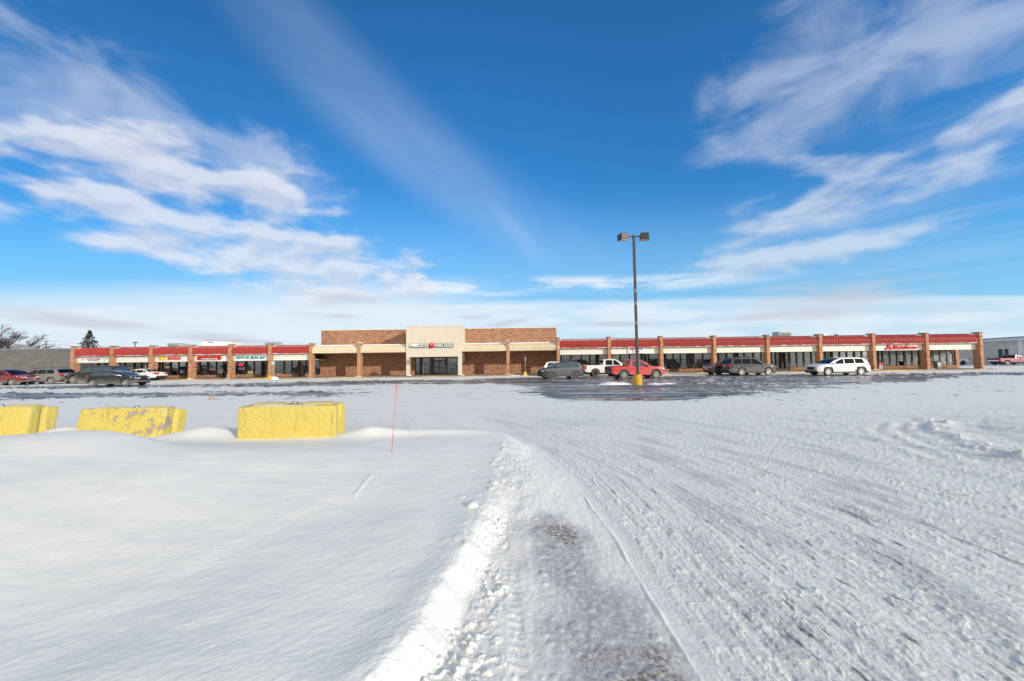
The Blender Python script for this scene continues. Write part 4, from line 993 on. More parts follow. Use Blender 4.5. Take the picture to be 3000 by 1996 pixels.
# ------------------------------------------------------------------ yellow barrier blocks
def block_mat(name, thr, scale=3.0):
    m, nt, out = newmat(name); g = G(nt); P = g.n('ShaderNodeTexCoord').outputs['Object']
    n = g.noise(P, scale, 6, .68); n2 = g.noise(P, 1.3, 2); nb = g.noise(P, 26, 4, .65)
    c = g.mix(n2, (.70, .545, .11, 1), (.60, .47, .10, 1)); c = g.mix(g.noise(P, 9, 4), c, (.75, .62, .18, 1))
    pt = g.n('ShaderNodeNewGeometry').outputs['Pointiness']
    drip = g.noise(g.xyz(g.m('MULTIPLY', g.sep(P)[0], 5.0), g.m('MULTIPLY', g.sep(P)[1], 5.0), g.m('MULTIPLY', g.sep(P)[2], .8)), 1.6, 5, .65)
    c = g.mix(g.ss(drip, .50, .72, 0, .55), c, (.50, .40, .12, 1))
    c = g.mix(g.ss(g.noise(P, 34, 3, .6), .60, .72, 0, .5), c, (.42, .33, .12, 1))
    edge = g.m('MULTIPLY', g.ss(pt, .515, .56), g.ss(nb, .40, .56))
    wear = g.m('MAXIMUM', edge, g.ss(g.m('ADD', n, g.m('MULTIPLY_ADD', nb, .30, g.m('MULTIPLY_ADD', n2, .5, -.40))), thr, thr + .03))
    c = g.mix(wear, c, g.mix(nb, (.30, .26, .25, 1), (.50, .46, .44, 1)))
    h = g.m('ADD', g.m('ADD', g.m('MULTIPLY', nb, .9), g.m('MULTIPLY', g.noise(P, 11, 4, .7), 1.1)), g.m('MULTIPLY', wear, -.4))
    nt.links.new(g.bsdf(c, .75, 0, .3, g.bump(h, .9, .035)), out.inputs[0]); return m
def barrier(L, H, D, mat, loc, rz, tilt, label, slant=0.0):
    r = empty('barrier_block', loc, rz, label, 'concrete block', 'yellow barrier blocks in the snow'); r.rotation_euler = (R(tilt), 0, rz)
    bm = bmesh.new()
    gv = .09; h2 = D / 2
    pl = [(-L / 2, 0), (L / 2, 0), (L / 2 - .02, D * .36), (L / 2 - gv, D * .5), (L / 2 - .02, D * .64), (L / 2, D), (-L / 2, D), (-L / 2 + .02, D * .64), (-L / 2 + gv, D * .5), (-L / 2 + .02, D * .36)]
    vb = [bm.verts.new((x - (slant if x < 0 else 0), y, -.22)) for x, y in pl]; vt = [bm.verts.new((x * .992, .012 + y * .97, H)) for x, y in pl]; n = len(pl)
    bm.faces.new(vb[::-1]); bm.faces.new(vt)
    for i in range(n): bm.faces.new((vb[i], vb[(i + 1) % n], vt[(i + 1) % n], vt[i]))
    bmesh.ops.bevel(bm, geom=[e for e in bm.edges], offset=.032, segments=3, affect='EDGES', profile=.55)
    bmesh.ops.triangulate(bm, faces=bm.faces[:])
    bmesh.ops.subdivide_edges(bm, edges=[e for e in bm.edges if e.calc_length() > .12], cuts=5, use_grid_fill=True)
    bmesh.ops.triangulate(bm, faces=bm.faces[:])
    cs = np.array([v.co[:] for v in bm.verts], np.float32)
    dn = .010 * fbm(cs[:, 0] * 3 + cs[:, 1] * 2, cs[:, 2] * 3 + cs[:, 1] * 2.3, 4, int(L * 100)) 
    bm.normal_update()
    for v, k in zip(bm.verts, dn): v.co += v.normal * float(k)
    me = bpy.data.meshes.new('body'); bm.to_mesh(me); bm.free(); me.materials.append(mat)
    for p in me.polygons: p.use_smooth = True
    o = bpy.data.objects.new('body', me); COL.objects.link(o); o.parent = r
    me.set_sharp_from_angle(angle=R(35))
    for cx in (-.24, .27):
        mb = MB(); a = L * cx; w = L * .17; zt = H + .055
        y0, y1 = D * .30, D * .72
        mb.add([(a - w, y0, H - .03), (a + w, y0, H - .03), (a + w, y1, H - .03), (a - w, y1, H - .03), (a - w + .06, y0 + .05, zt), (a + w - .06, y0 + .05, zt), (a + w - .06, y1 - .05, zt), (a - w + .06, y1 - .05, zt)],
               [(0, 1, 5, 4), (1, 2, 6, 5), (2, 3, 7, 6), (3, 0, 4, 7), (4, 5, 6, 7)]); bevel(mb.build('lug', mat, r), .015)
    mb = MB(); mb.tube([(L * .02 + .09 * math.cos(t), D * .45, H - .01 + .085 * math.sin(t)) for t in [k * math.pi / 8 for k in range(9)]], .011, 6); mb.build('lifting_loop', plain('rust', (.09, .055, .035), .8), r)
    mb = MB(); m_ = 14
    vs = [(-L * .42 + L * .84 * i / m_, D * (.06 + .22 * j / 3), H - .012 + .035 * math.sin(math.pi * j / 3) * (.4 + random.random() * .6) * math.sin(math.pi * i / m_) ** .3) for i in range(m_ + 1) for j in range(4)]
    mb.add(vs, [(i * 4 + j, i * 4 + j + 1, (i + 1) * 4 + j + 1, (i + 1) * 4 + j) for i in range(m_) for j in range(3)], None, True); mb.build('snow', SNOWP, r)
    return r
def blk(pa, pb, H, D, mat, tilt, label, z0=.20, slant=0):
    a, b = Vector(gp(*pa, z0)), Vector(gp(*pb, z0)); c = (a + b) / 2; d = b - a
    return barrier(d.length, H, D, mat, (c.x, c.y, z0), math.atan2(d.y, d.x), tilt, label, slant)
blk((693, 1284), (983, 1277), .70, .68, block_mat('block paint', .80), 1.5, 'rightmost yellow concrete block, freshly painted all over')
blk((213, 1284), (474, 1279), .69, .68, block_mat('worn block paint', .555, 4.6), -11, 'middle yellow concrete block, leaning back with large bare grey patches', slant=.0)
blk((-210, 1289), (76, 1281), .74, .68, block_mat('chipped block paint', .72), -7, 'leftmost yellow concrete block with chipped grey edges, cut by the picture edge')

# orange marker stake
sx, sy = gp(1147, 1330, .19); X, Z = at(1162, 1115, sy)
r = empty('marker_stake', (sx, sy, gz(sx, sy) - .05), 0, 'thin orange snow marker stake standing in the smooth snow', 'marker stake')
MB().tube([(0, 0, 0), (X - sx, 0, Z - gz(sx, sy))], [.006, .005], 8).build('rod', plain('orange fibreglass', (.66, .15, .05), .5), r)
mb = MB(); mb.tube([(X - sx, 0, Z - gz(sx, sy) - .11), (X - sx, 0, Z - gz(sx, sy))], .0075, 8); mb.build('reflective_tip', plain('orange red tip', (.75, .07, .03), .4), r)

# ------------------------------------------------------------------ trees and wires
BARK = plain('bark', (.055, .045, .04), .9)
TWIG = plain('twigs', (.075, .055, .05), .9)
def bare_tree(name, X, Y, H, label, seed, lean=.25):
    rnd = random.Random(seed); root = empty(name, (X, Y, 0), 0, label, 'tree', 'bare trees behind the grey building')
    tk = MB(); tw = MB()
    def grow(p, d, L, r, lvl):
        n = 4; pts = [p]; rr = [r]; dd = d.copy()
        for i in range(n):
            dd = (dd + Vector((rnd.gauss(.05 * lean * lvl, .13), rnd.gauss(0, .13), rnd.gauss(.03, .08)))).normalized()
            pts.append(pts[-1] + dd * L / n); rr.append(r * (1 - .4 * (i + 1) / n))
        (tk if lvl < 3 else tw).tube(pts, [max(q, .017) for q in rr], 6 if lvl < 2 else (4 if lvl < 4 else 3), None, lvl < 2)
        if lvl >= 5: return
        k = rnd.choice((2, 3, 3)) if lvl else 4
        for j in range(k + (1 if lvl > 2 else 0)):
            t = 1.0 if j == 0 else rnd.uniform(.4, 1); i = min(int(t * n), n); ang = rnd.uniform(.25, .75); az = rnd.uniform(0, 6.28)
            a = dd.orthogonal().normalized(); b = dd.cross(a)
            nd = (dd * math.cos(ang) + (a * math.cos(az) + b * math.sin(az)) * math.sin(ang) + Vector((.10 * lean * lvl, 0, .05))).normalized()
            grow(pts[i], nd, L * rnd.uniform(.62, .82), rr[i] * (.72 if j == 0 else .55), lvl + 1)
    grow(Vector((0, 0, 0)), Vector((.05, 0, 1)), H * .27, H * .026, 0)
    k = H / max(v[2] for v in tw.v)
    tk.v = [(a * k, b * k, c * k) for a, b, c in tk.v]; tw.v = [(a * k, b * k, c * k) for a, b, c in tw.v]
    tk.build('trunk', BARK, root, False); tw.build('crown', TWIG, root, False); return root
for i, (px, py, Y, lb) in enumerate(((2, 956, 92, 'tallest bare tree at the left picture edge behind the grey building'), (45, 968, 100, 'second bare tree from the left picture edge, behind a rooftop unit'), (92, 972, 94, 'third bare tree from the left, leaning toward the utility pole'), (-30, 950, 90, 'bare tree cut by the left picture edge'))):
    X, Z = at(px, py, Y); bare_tree('bare_tree', X, Y, Z, lb, 40 + i, .42)
# spruce
X, Z = at(263, 967.5, 88); zb = at(263, 1030, 88)[1]
t = empty('spruce_tree', (X, 88, 0), 0, 'dark conical spruce rising behind the first red canopy', 'tree')
MB().tube([(0, 0, 0), (0, 0, Z * .98)], [.22, .03], 7).build('trunk', BARK, t)
mb = MB(); rnd = random.Random(3)
for k in range(1500):
    f = rnd.random() ** .85; z = Z - .1 - f * (Z - .8); Rm = .12 + 5.0 * f ** .88
    az = rnd.uniform(0, 6.28); tier = (math.sin(z * 7.5 + az * 1.0) * .5 + .5); rr = Rm * (.25 + .75 * rnd.random() ** .55) * (.75 + .25 * tier)
    if rnd.random() < .62 * (1 - tier): continue
    c = Vector((rr * math.cos(az), rr * math.sin(az), z - rr * .22)); out = Vector((math.cos(az), math.sin(az), -.25)).normalized()
    side = Vector((-math.sin(az), math.cos(az), 0)); L = rnd.uniform(.22, .5); w = rnd.uniform(.08, .17)
    for q in range(3):
        tilt = Vector((0, 0, rnd.uniform(-.14, .14))); p = c + side * rnd.uniform(-.2, .2) + tilt
        mb.add([p - out * L * .5 - side * w, p - out * L * .5 + side * w, p + out * L * .6 + Vector((0, 0, -.10))], [(0, 1, 2)])
mb.build('crown', plain('spruce needles', (.052, .056, .050), .8, 0, .4, 3), t, False)
# utility pole and wires
X, Z = at(136, 998, 112)
t = empty('utility_pole', (X, 112, 0), 0, 'wooden utility pole with two crossarms behind the grey building', 'utility pole')
WOOD = plain('pole wood', (.22, .17, .13), .9)
MB().tube([(0, 0, 0), (0, 0, Z)], [.2, .15], 8).build('pole', WOOD, t)
za, zb_ = at(136, 1000, 112)[1], at(136, 1010, 112)[1]
for z in (za, zb_):
    MB().box(-1.05, 1.05, -.17, -.05, z - .07, z + .07).build('crossarm', WOOD, t)
    for k in (-.95, -.35, .35, .95): MB().lathe([(.05, z + .07), (.06, z + .16), (.03, z + .24)], 8, 'z', (k, -.11, 0)).build('insulator', GREYM, t)
for k, (dx, z, pyr) in enumerate(((.95, za + .22, 1011.5), (.95, zb_ + .22, 1016))):
    p0 = Vector((X + dx, 111.9, z)); xe, ze = at(470, 1018 + 2 * k, 118); p1 = Vector((xe, 118, ze))
    pts = [p0.lerp(p1, i / 24) - Vector((0, 0, 1.1 * math.sin(math.pi * i / 24) * .6)) for i in range(25)]
    o = MB().tube(pts, .028, 5).build('power_line', BLACK); tag(o, ('upper' if k == 0 else 'lower') + ' power line sagging from the crossarms toward the spruce', 'wire')

# ------------------------------------------------------------------ vehicles
CARGLASS = plain('car glass', (.006, .008, .010), .06, 0, .05, 1, .22)
CARGLASS_REFL = plain('car glass painted reflection', (.045, .075, .095), .06, 0, .05, 1, .5)  # blue-grey reflection put into the glass colour
TYRE = plain('tyre', (.035, .033, .032), .85, 0, .25, 9)
TYREG = plain('dusty tyre', (.13, .12, .11), .9, 0, .25, 9)
RIMS = plain('alloy rim', (.55, .56, .57), .3, .8)
RIMD = plain('dark rim', (.05, .05, .052), .4, .5)
RIMG = plain('dirty rim', (.34, .32, .29), .6, .3)
UNDER = plain('underbody', (.015, .015, .015), .9)
CLADM = plain('cladding', (.06, .058, .055), .7, 0, .2)
CLADD = plain('dirty cladding', (.15, .135, .115), .85, 0, .2)
LAMPW = plain('headlamp', (.70, .72, .74), .12, .2)
LAMPR = plain('tail lamp', (.50, .015, .02), .15)
CHROME = plain('chrome', (.6, .6, .61), .18, .9)
PLATE = plain('plate', (.70, .72, .75), .5)

def wheel_meshes(r, w, rim, ns, tyre):
    prof = [(r * .66, -w / 2), (r * .9, -w / 2), (r * .985, -w * .38), (r, -w * .2), (r, w * .2), (r * .985, w * .38), (r * .9, w / 2), (r * .66, w / 2)]
    t = MB().lathe(prof, 28, 'y', cap=False)
    m = MB(); R0 = r * .67
    m.lathe([(R0, -w / 2 + .005), (R0 * .93, -w / 2 - .003), (R0 * .90, -w / 2 + .05)], 28, 'y', mi=0, cap=False)
    m.lathe([(R0 * .95, -w * .22), (.01, -w * .22)], 28, 'y', mi=1, cap=False)
    for k in range(ns):
        a = 2 * math.pi * k / ns + .3; ca, sa = math.cos(a), math.sin(a); hw = R0 * (1.25 / ns)
        def p(rad, off, yy): return (rad * ca - off * sa, yy, rad * sa + off * ca)
        y0 = -w / 2 + .012
        m.add([p(R0 * .12, -hw, y0), p(R0 * .12, hw, y0), p(R0 * .93, hw * .75, y0), p(R0 * .93, -hw * .75, y0), p(R0 * .12, -hw, y0 + .04), p(R0 * .12, hw, y0 + .04), p(R0 * .93, hw * .75, y0 + .04), p(R0 * .93, -hw * .75, y0 + .04)],
              [(0, 1, 2, 3), (0, 4, 5, 1), (1, 5, 6, 2), (2, 6, 7, 3), (3, 7, 4, 0)], 0, False)
    m.lathe([(.01, -w / 2 + .002), (R0 * .2, -w / 2 + .004), (R0 * .22, -w / 2 + .03)], 14, 'y', mi=0, cap=False)
    return t, m

def car(name, label, cat, sp, paint, rim=RIMS, ns=5, tyre=TYRE, clad=CLADM, glass=CARGLASS):
    """sp: L, W, wb, fo (front overhang), r, top [(s,z)], bot [(s,z)], belt [(s,z)], windows, ws (s,s), rs (s,s); s runs from the nose back"""
    root = empty(name, (0, 0, 0), 0, label, cat)
    L, W, r = sp['L'], sp['W'], sp['r']; fo, wb = sp['fo'], sp['wb']
    T = np.array(sp['top'], float); B = np.array(sp['bot'], float); Q = np.array(sp['belt'], float)
    top = lambda s: float(np.interp(s, T[:, 0], T[:, 1])); bot = lambda s: float(np.interp(s, B[:, 0], B[:, 1])); belt = lambda s: float(np.interp(s, Q[:, 0], Q[:, 1]))
    H = T[:, 1].max(); tum = sp.get('tum', .17); ft, rt = sp.get('ft', .20), sp.get('rt', .12)
    fl, rl = sp.get('fl', .75), sp.get('rl', .5)
    def plan(s):
        g = 1.0
        if s < fl: g -= ft * ((fl - s) / fl) ** 2.4
        if s > L - rl: g -= rt * ((s - L + rl) / rl) ** 2.4
        return g
    RA = r + sp.get('gap', .07)
    def zb(s):
        z = bot(s)
        for sw in (fo, fo + wb):
            d = abs(s - sw)
            if d < RA: z = max(z, r + math.sqrt(max(RA * RA - d * d, 0)))
        return z
    def hw(s, z):
        b = belt(s); z0 = .35; h = W / 2 * plan(s)
        if z <= b:
            t = (z - z0) / max(b - z0, .1); return h * (1 - .05 * max(0, t) ** 2 - .035 * max(0, -t * 1.5) - (.012 if .42 < t < .52 else 0))
        return h * (.95 - tum * ((z - b) / max(H - b, .1)) ** 1.15)
    st = set(np.linspace(0, L, 46)) | set(T[:, 0]) | {L - .02, .02}
    for sw in (fo, fo + wb):
        for k in np.linspace(-RA, RA, 19): st.add(sw + k)
        st.add(sw - RA - .003); st.add(sw + RA + .003)
    st = sorted(s for s in st if 0 <= s <= L)
    NL, NU, NT = 7, 5, 5
    mb = MB(); rows = []
    for s in st:
        zt, z0, b = top(s), zb(s), belt(s)
        bb = min(b, zt - .05); bb = max(bb, z0 + .02); rc = min(.05, (zt - bb) * .5); ze = max(zt - rc, bb)
        pts = []
        for k in range(NL): z = z0 + (bb - z0) * k / (NL - 1); pts.append((hw(s, z), z))
        for k in range(1, NU + 1): z = bb + (ze - bb) * k / NU; pts.append((hw(s, z), z))
        ye = pts[-1][0]; cr = sp.get('crown', .035)
        for k, f in enumerate((.94, .75, .5, .25, 0)):
            pts.append((ye * f, zt - rc * (.35 if k == 0 else 0) + cr * (1 - f * f) - (.0 if k else 0) - cr * .4))
        rows.append([(L / 2 - s, -y, z) for y, z in pts] + [(L / 2 - s, y, z) for y, z in pts[-2::-1]])
    n = len(rows[0]); vs = [p for rw in rows for p in rw]
    def mi_of(i, j):
        s = (st[i] + st[i + 1]) / 2; k = min(j, n - 2 - j); z = rows[i][j][2]
        lim = sp.get('cladz', .42)
        near = min(abs(s - fo), abs(s - fo - wb))
        if k < NL - 1 and (z < lim or (sp.get('flare') and near < RA + .10 and k <= 1 and z < r + RA + .02)): return 1
        return 0
    for i in range(len(st) - 1):
        for j in range(n - 1): mb.add([], [], 0); mb.f.append([i * n + j, i * n + j + 1, (i + 1) * n + j + 1, (i + 1) * n + j]); mb.m.append(mi_of(i, j)); mb.sm.append(True)
    mb.v = vs
    for i in (0, len(st) - 1):
        for j in range(n // 2): mb.f.append([i * n + j, i * n + j + 1, i * n + n - 2 - j, i * n + n - 1 - j]); mb.m.append(1 if rows[i][j][2] < .5 else 0); mb.sm.append(False)
    body = mb.build('body', [paint, clad], root); body.data.set_sharp_from_angle(angle=R(38))
    def P(s, y, z): return (L / 2 - s, y, z)
    # underbody
    ub = MB(); ub.box(L / 2 - (L - .25), L / 2 - .25, -W * .36, W * .36, .24, .55)
    ub.build('underbody', UNDER, root)
    def sidepatch(poly, nm, mat, side, off=.010, par=None):
        m_ = MB(); a = [P(s, side * (hw(s, z) + off), z) for s, z in poly]; b = [P(s, side * (hw(s, z) - .02), z) for s, z in poly]; k = len(poly)
        m_.add(a + b, [tuple(range(k))] + [(i, (i + 1) % k, k + (i + 1) % k, k + i) for i in range(k)]); return m_.build(nm, mat, par or root)
    for side in (-1, 1):
        for wpoly in sp['windows']: sidepatch(wpoly, 'side_window', glass, side)
        for hs, hz in sp.get('handles', ()): sidepatch([(hs, hz), (hs + .2, hz + .005), (hs + .2, hz + .045), (hs, hz + .04)], 'door_handle', sp.get('hmat', paint), side, .03)
        for ds in sp.get('seams', ()): sidepatch([(ds, bot(ds) + .12), (ds + .012, bot(ds) + .12), (ds + .012, belt(ds)), (ds, belt(ds))], 'door_seam', UNDER, side, .004)
        if 'mirror' in sp:
            ms, mz = sp['mirror']; y = hw(ms, mz); m_ = MB(); y0, y1 = sorted((side * (y - .02), side * (y + .2))); m_.box(L / 2 - ms - .13, L / 2 - ms + .02, y0, y1, mz, mz + .15); bevel(m_.build('mirror', sp.get('mirmat', paint), root), .03)
        sidepatch(sp['hl'], 'headlight', LAMPW, side, .012); sidepatch(sp['tl'], 'tail_light', LAMPR, side, .012)
        # wrap pieces on the front and the rear face
        hz0, hz1 = sp['hlf']; yy = hw(0.02, hz0); y0, y1 = sorted((side * yy * .52, side * yy * .97)); MB().box(L / 2 - .06, L / 2 + .012, y0, y1, hz0, hz1).build('headlight', LAMPW, root)
        tz0, tz1 = sp['tlf']; yy = hw(L - .02, tz0); y0, y1 = sorted((side * yy * sp.get('tlin', .66), side * yy * 1.0)); MB().box(-L / 2 - .015, -L / 2 + .06, y0, y1, tz0, tz1).build('tail_light', LAMPR, root)
    def toppatch(s0, s1, nm, inset=.07):
        m_ = MB(); k = 6; ns_ = 7; vs = []
        for i in range(k + 1):
            s = s0 + (s1 - s0) * i / k; z = top(s); e = .02; dz = (top(s + e) - top(s - e)); nn = Vector((dz, 0, 2 * e)).normalized()
            ye = hw(s, z - .04) - inset
            for j in range(ns_):
                f = -1 + 2 * j / (ns_ - 1); q = Vector((L / 2 - s, ye * f, z + .035 * (1 - f * f) - .014)); q += nn * .016; vs.append(q)
        m_.add(vs, [(i * ns_ + j, i * ns_ + j + 1, (i + 1) * ns_ + j + 1, (i + 1) * ns_ + j) for i in range(k) for j in range(ns_ - 1)], None, True); return m_.build(nm, glass, root)
    toppatch(sp['ws'][0], sp['ws'][1], 'windshield')
    if 'rs' in sp: toppatch(sp['rs'][0], sp['rs'][1], 'rear_window')
    g0, g1 = sp['grille']; MB().box(L / 2 - .05, L / 2 + .008, -W * .24, W * .24, g0, g1).build('grille', sp.get('gmat', UNDER), root)
    MB().box(L / 2 - .05, L / 2 + .02, -W * .36, W * .36, bot(0) + .02, bot(0) + .13).build('bumper', sp.get('fbm', clad), root)
    pz = sp.get('pz', .85); MB().box(-L / 2 - .02, -L / 2 + .03, -.16, .16, pz, pz + .15).build('licence_plate', PLATE, root)
    MB().box(-L / 2 - .03, -L / 2 + .08, -W * .42, W * .42, bot(L) + .0, bot(L) + .17).build('bumper', sp.get('rbm', clad), root)
    for s0, s1, z in sp.get('rails', ()):
        for side in (-1, 1):
            m_ = MB(); y = hw(s0, top(s0)) * .93; m_.tube([P(s0, side * y, top(s0) - .01), P(s0 + .12, side * y, z), P(s1 - .12, side * y, z), P(s1, side * y, top(s1) - .01)], .022, 6); m_.build('roof_rail', sp.get('railm', BLACK), root)
    for ex in sp.get('extra', ()): ex(root, P, hw, W, L)
    tm, rm = wheel_meshes(r, sp.get('tw', .24), rim, ns, tyre)
    first = None
    for s in (fo, fo + wb):
        for side in (-1, 1):
            if first is None:
                w_ = tm.build('wheel', tyre, root, False); rmo = rm.build('rim', [rim, UNDER], w_, False); first = w_
            else: w_ = copy_tree(first, root)
            w_.location = P(s, side * (W / 2 - .125), r - .005)
            if side > 0: w_.rotation_euler = (0, 0, math.pi)
    root['fo'] = fo; root['wb'] = wb; root['L'] = L; root['W'] = W
    return root
def park(root, wheel, px, py, heading, yaw=0.0, dy=0.0):
    """stand the car so that the tyre nearest the camera touches the ground where the photo shows it"""
    h = R(heading + yaw); x, y = gp(px, py); k = (y + dy) / y; x *= k; y += dy
    s = root['fo'] + (root['wb'] if wheel == 'r' else 0); lx = root['L'] / 2 - s
    best = None
    for side in (-1, 1):
        ly = side * (root['W'] / 2 - .02); wx = lx * math.cos(h) - ly * math.sin(h); wy = lx * math.sin(h) + ly * math.cos(h)
        if best is None or wy < best[1]: best = (wx, wy)
    root.location = (x - best[0], y - best[1], 0); root.rotation_euler = (0, 0, h)
    root.location.z = float(np.mean(terrain(np.array([root.location.x]), np.array([root.location.y]))[0])) - .005
    for k_ in ('fo', 'wb', 'L', 'W'): del root[k_]
def suv(L, W, H, wb, fo, r, hl, hh, wr, rs, bz, **k):
    """station wagon silhouettes: hood length/height, windscreen run, rear slope, belt height"""
    d = dict(L=L, W=W, wb=wb, fo=fo, r=r)
    rb = bz + .06
    d['top'] = [(0, hh * .70), (.05, hh * .82), (.22, hh * .90), (hl * .6, hh * .97), (hl, hh), (hl + wr * .5, hh + (H - hh) * .56), (hl + wr, H - .07), (hl + wr + .55, H), (L - rs - .6, H - .01), (L - rs - .1, H - .06), (L - rs, H - .10), (L - .14, rb), (L - .06, rb - .12), (L - .0, .62)]
    d['bot'] = [(0, .36), (.15, .24), (fo - r - .1, .22), (fo + r + .1, .24), (L - .7, .26), (L - .2, .30), (L, .42)]
    d['belt'] = [(0, hh * .86), (hl, bz - .02), (L - .7, bz + .05), (L, bz + .05)]
    A = hl + .18; zt = H - .13; x1 = hl + wr + .12; e = L - rs - .22
    mid = A + (e - A) * .42; m2 = A + (e - A) * .74
    b = lambda s: float(np.interp(s, [hl, L - .7], [bz - .02, bz + .05])) + .03
    rk = k.pop('rk', .5)
    d['windows'] = [[(A + .12, b(A)), (mid - .04, b(mid)), (mid - .04, zt), (x1 + .02, zt - .03), (A + wr * .62, (zt + bz) / 2 + .07)],
                    [(mid + .04, b(mid)), (m2 - .03, b(m2)), (m2 - .03, zt), (mid + .04, zt)],
                    [(m2 + .05, b(m2)), (e + rs * rk * .6, b(e)), (e - .02, zt - .03), (m2 + .05, zt)]]
    d['ws'] = (hl + .06, hl + wr - .03); d['rs'] = (L - rs + .03, L - .17)
    d['handles'] = [(mid - .32, bz - .12), (m2 - .32, bz - .10)]; d['seams'] = [A + .15, mid, m2 + .02]
    d['mirror'] = (A + .22, bz + .02)
    d['hl'] = [(.03, hh * .70), (.42, hh * .80), (.50, hh * .88), (.12, hh * .84)]; d['hlf'] = (hh * .70, hh * .80)
    d['tl'] = [(L - .03, bz - .18), (L - .30, bz - .06), (L - .28, bz + .02), (L - .10, bz + .03)]; d['tlf'] = (bz - .18, bz - .02)
    d['grille'] = (hh * .52, hh * .76); d['pz'] = bz - .22
    d.update(k); return d
def pickup(L, W, H, wb, fo, r, hl, hh, wr, cabend, bedz, bz, **k):
    d = dict(L=L, W=W, wb=wb, fo=fo, r=r)
    d['top'] = [(0, hh * .78), (.04, hh * .90), (.2, hh * .95), (hl * .6, hh * .985), (hl, hh), (hl + wr * .5, hh + (H - hh) * .57), (hl + wr, H - .06), (hl + wr + .4, H), (cabend - .3, H - .02), (cabend - .08, H - .08), (cabend, H - .40), (cabend + .04, bedz), (L - .05, bedz), (L, bedz - .06)]
    d['bot'] = [(0, .50), (.2, .36), (fo + r + .1, .38), (L - 1, .42), (L - .2, .50), (L, .56)]
    d['belt'] = [(0, hh * .9), (hl, bz - .02), (cabend, bz), (cabend + .1, bedz - .05), (L, bedz - .05)]
    A = hl + .2; zt = H - .13; mid = A + (cabend - A) * .50; x1 = hl + wr + .1
    d['windows'] = [[(A + .14, bz + .02), (mid - .05, bz + .03), (mid - .05, zt), (x1, zt - .03), (A + wr * .6, (zt + bz) / 2 + .07)], [(mid + .05, bz + .03), (cabend - .24, bz + .04), (cabend - .28, zt), (mid + .05, zt)]]
    d['ws'] = (hl + .06, hl + wr - .03); d['rs'] = (cabend - .06, cabend + .01)
    d['handles'] = [(mid - .3, bz - .14), (cabend - .38, bz - .14)]; d['seams'] = [A + .12, mid, cabend + .03]
    d['mirror'] = (A + .2, bz + .02); d['rl'] = .15; d['rt'] = .04; d['ft'] = .14; d['tum'] = .14
    d['hl'] = [(.02, hh * .72), (.30, hh * .76), (.28, hh * .88), (.05, hh * .88)]; d['hlf'] = (hh * .74, hh * .88)
    d['tl'] = [(L - .03, bedz - .42), (L - .16, bedz - .42), (L - .16, bedz - .06), (L - .03, bedz - .06)]; d['tlf'] = (bedz - .42, bedz - .08); d['tlin'] = .86
    d['grille'] = (hh * .55, hh * .86); d['pz'] = .62; d['gap'] = .10
    def bed(root, P, hw_, W_, L_):
        x0, x1_ = L_ / 2 - (cabend + .16), -L_ / 2 + .12
        MB().box(x1_, x0, -W_ / 2 + .16, W_ / 2 - .16, bedz + .018, bedz + .024).build('bed_liner', UNDER, root)
        MB().box(-L_ / 2 - .012, -L_ / 2 - .002, -W_ * .38, W_ * .38, bedz - .48, bedz - .06).build('tailgate', k.get('tgm', CLADM), root)
    d['extra'] = [bed]; d.update({a: b for a, b in k.items() if a != 'tgm'}); return d

P_ = car_paint
# left group
c = car('parked_car', 'black hatchback with dirty flanks, nearest on the left side of the lot', 'car',
        suv(4.62, 1.82, 1.46, 3.0, .86, .335, 1.10, .98, 1.15, .62, .95, rk=1.0, ft=.26, fl=.9, rt=.2, tlf=(.90, 1.06), cladz=.34, mirmat=CHROME), P_('black dirty paint', (.008, .010, .017), .85, .80, (.155, .145, .13)), RIMS, 5, TYREG, CLADD, CARGLASS_REFL); park(c, 'r', 269, 1134, 0)
c = car('parked_car', 'silver grey SUV with muddy sides facing left behind the maroon SUV', 'SUV',
        suv(4.95, 1.92, 1.70, 3.05, .98, .37, 1.05, 1.10, 1.0, .55, 1.08, rails=[(2.0, 4.1, 1.74)], cladz=.46, flare=1, ft=.2), P_('silver dirty paint', (.20, .20, .195), .8, .85, (.17, .145, .115)), RIMG, 6, TYREG, CLADD, CARGLASS); park(c, 'r', 148, 1126, 180)
c = car('parked_car', 'big black SUV with a wide muddy front wheel between silver SUV and hatchback', 'SUV',
        suv(5.5, 2.0, 1.88, 3.3, 1.0, .41, 1.35, 1.22, .85, .30, 1.20, cladz=.55, flare=1, gap=.11, rt=.06, ft=.12), P_('black muddy paint', (.008, .010, .017), .8, .85, (.14, .125, .105)), RIMG, 6, TYREG, CLADD, CARGLASS_REFL); park(c, 'f', 212, 1125, 180)
c = car('parked_car', 'maroon SUV cut by the left picture edge, nose to the right', 'SUV',
        suv(4.55, 1.84, 1.66, 2.7, .93, .35, 1.02, 1.08, 1.05, .50, 1.02, cladz=.40, gmat=CHROME, fbm=CHROME), P_('maroon paint', (.19, .006, .022), .35, .6, (.16, .10, .09)), RIMS, 7, TYREG, CLADD, CARGLASS); park(c, 'f', 33, 1129.6, 0)
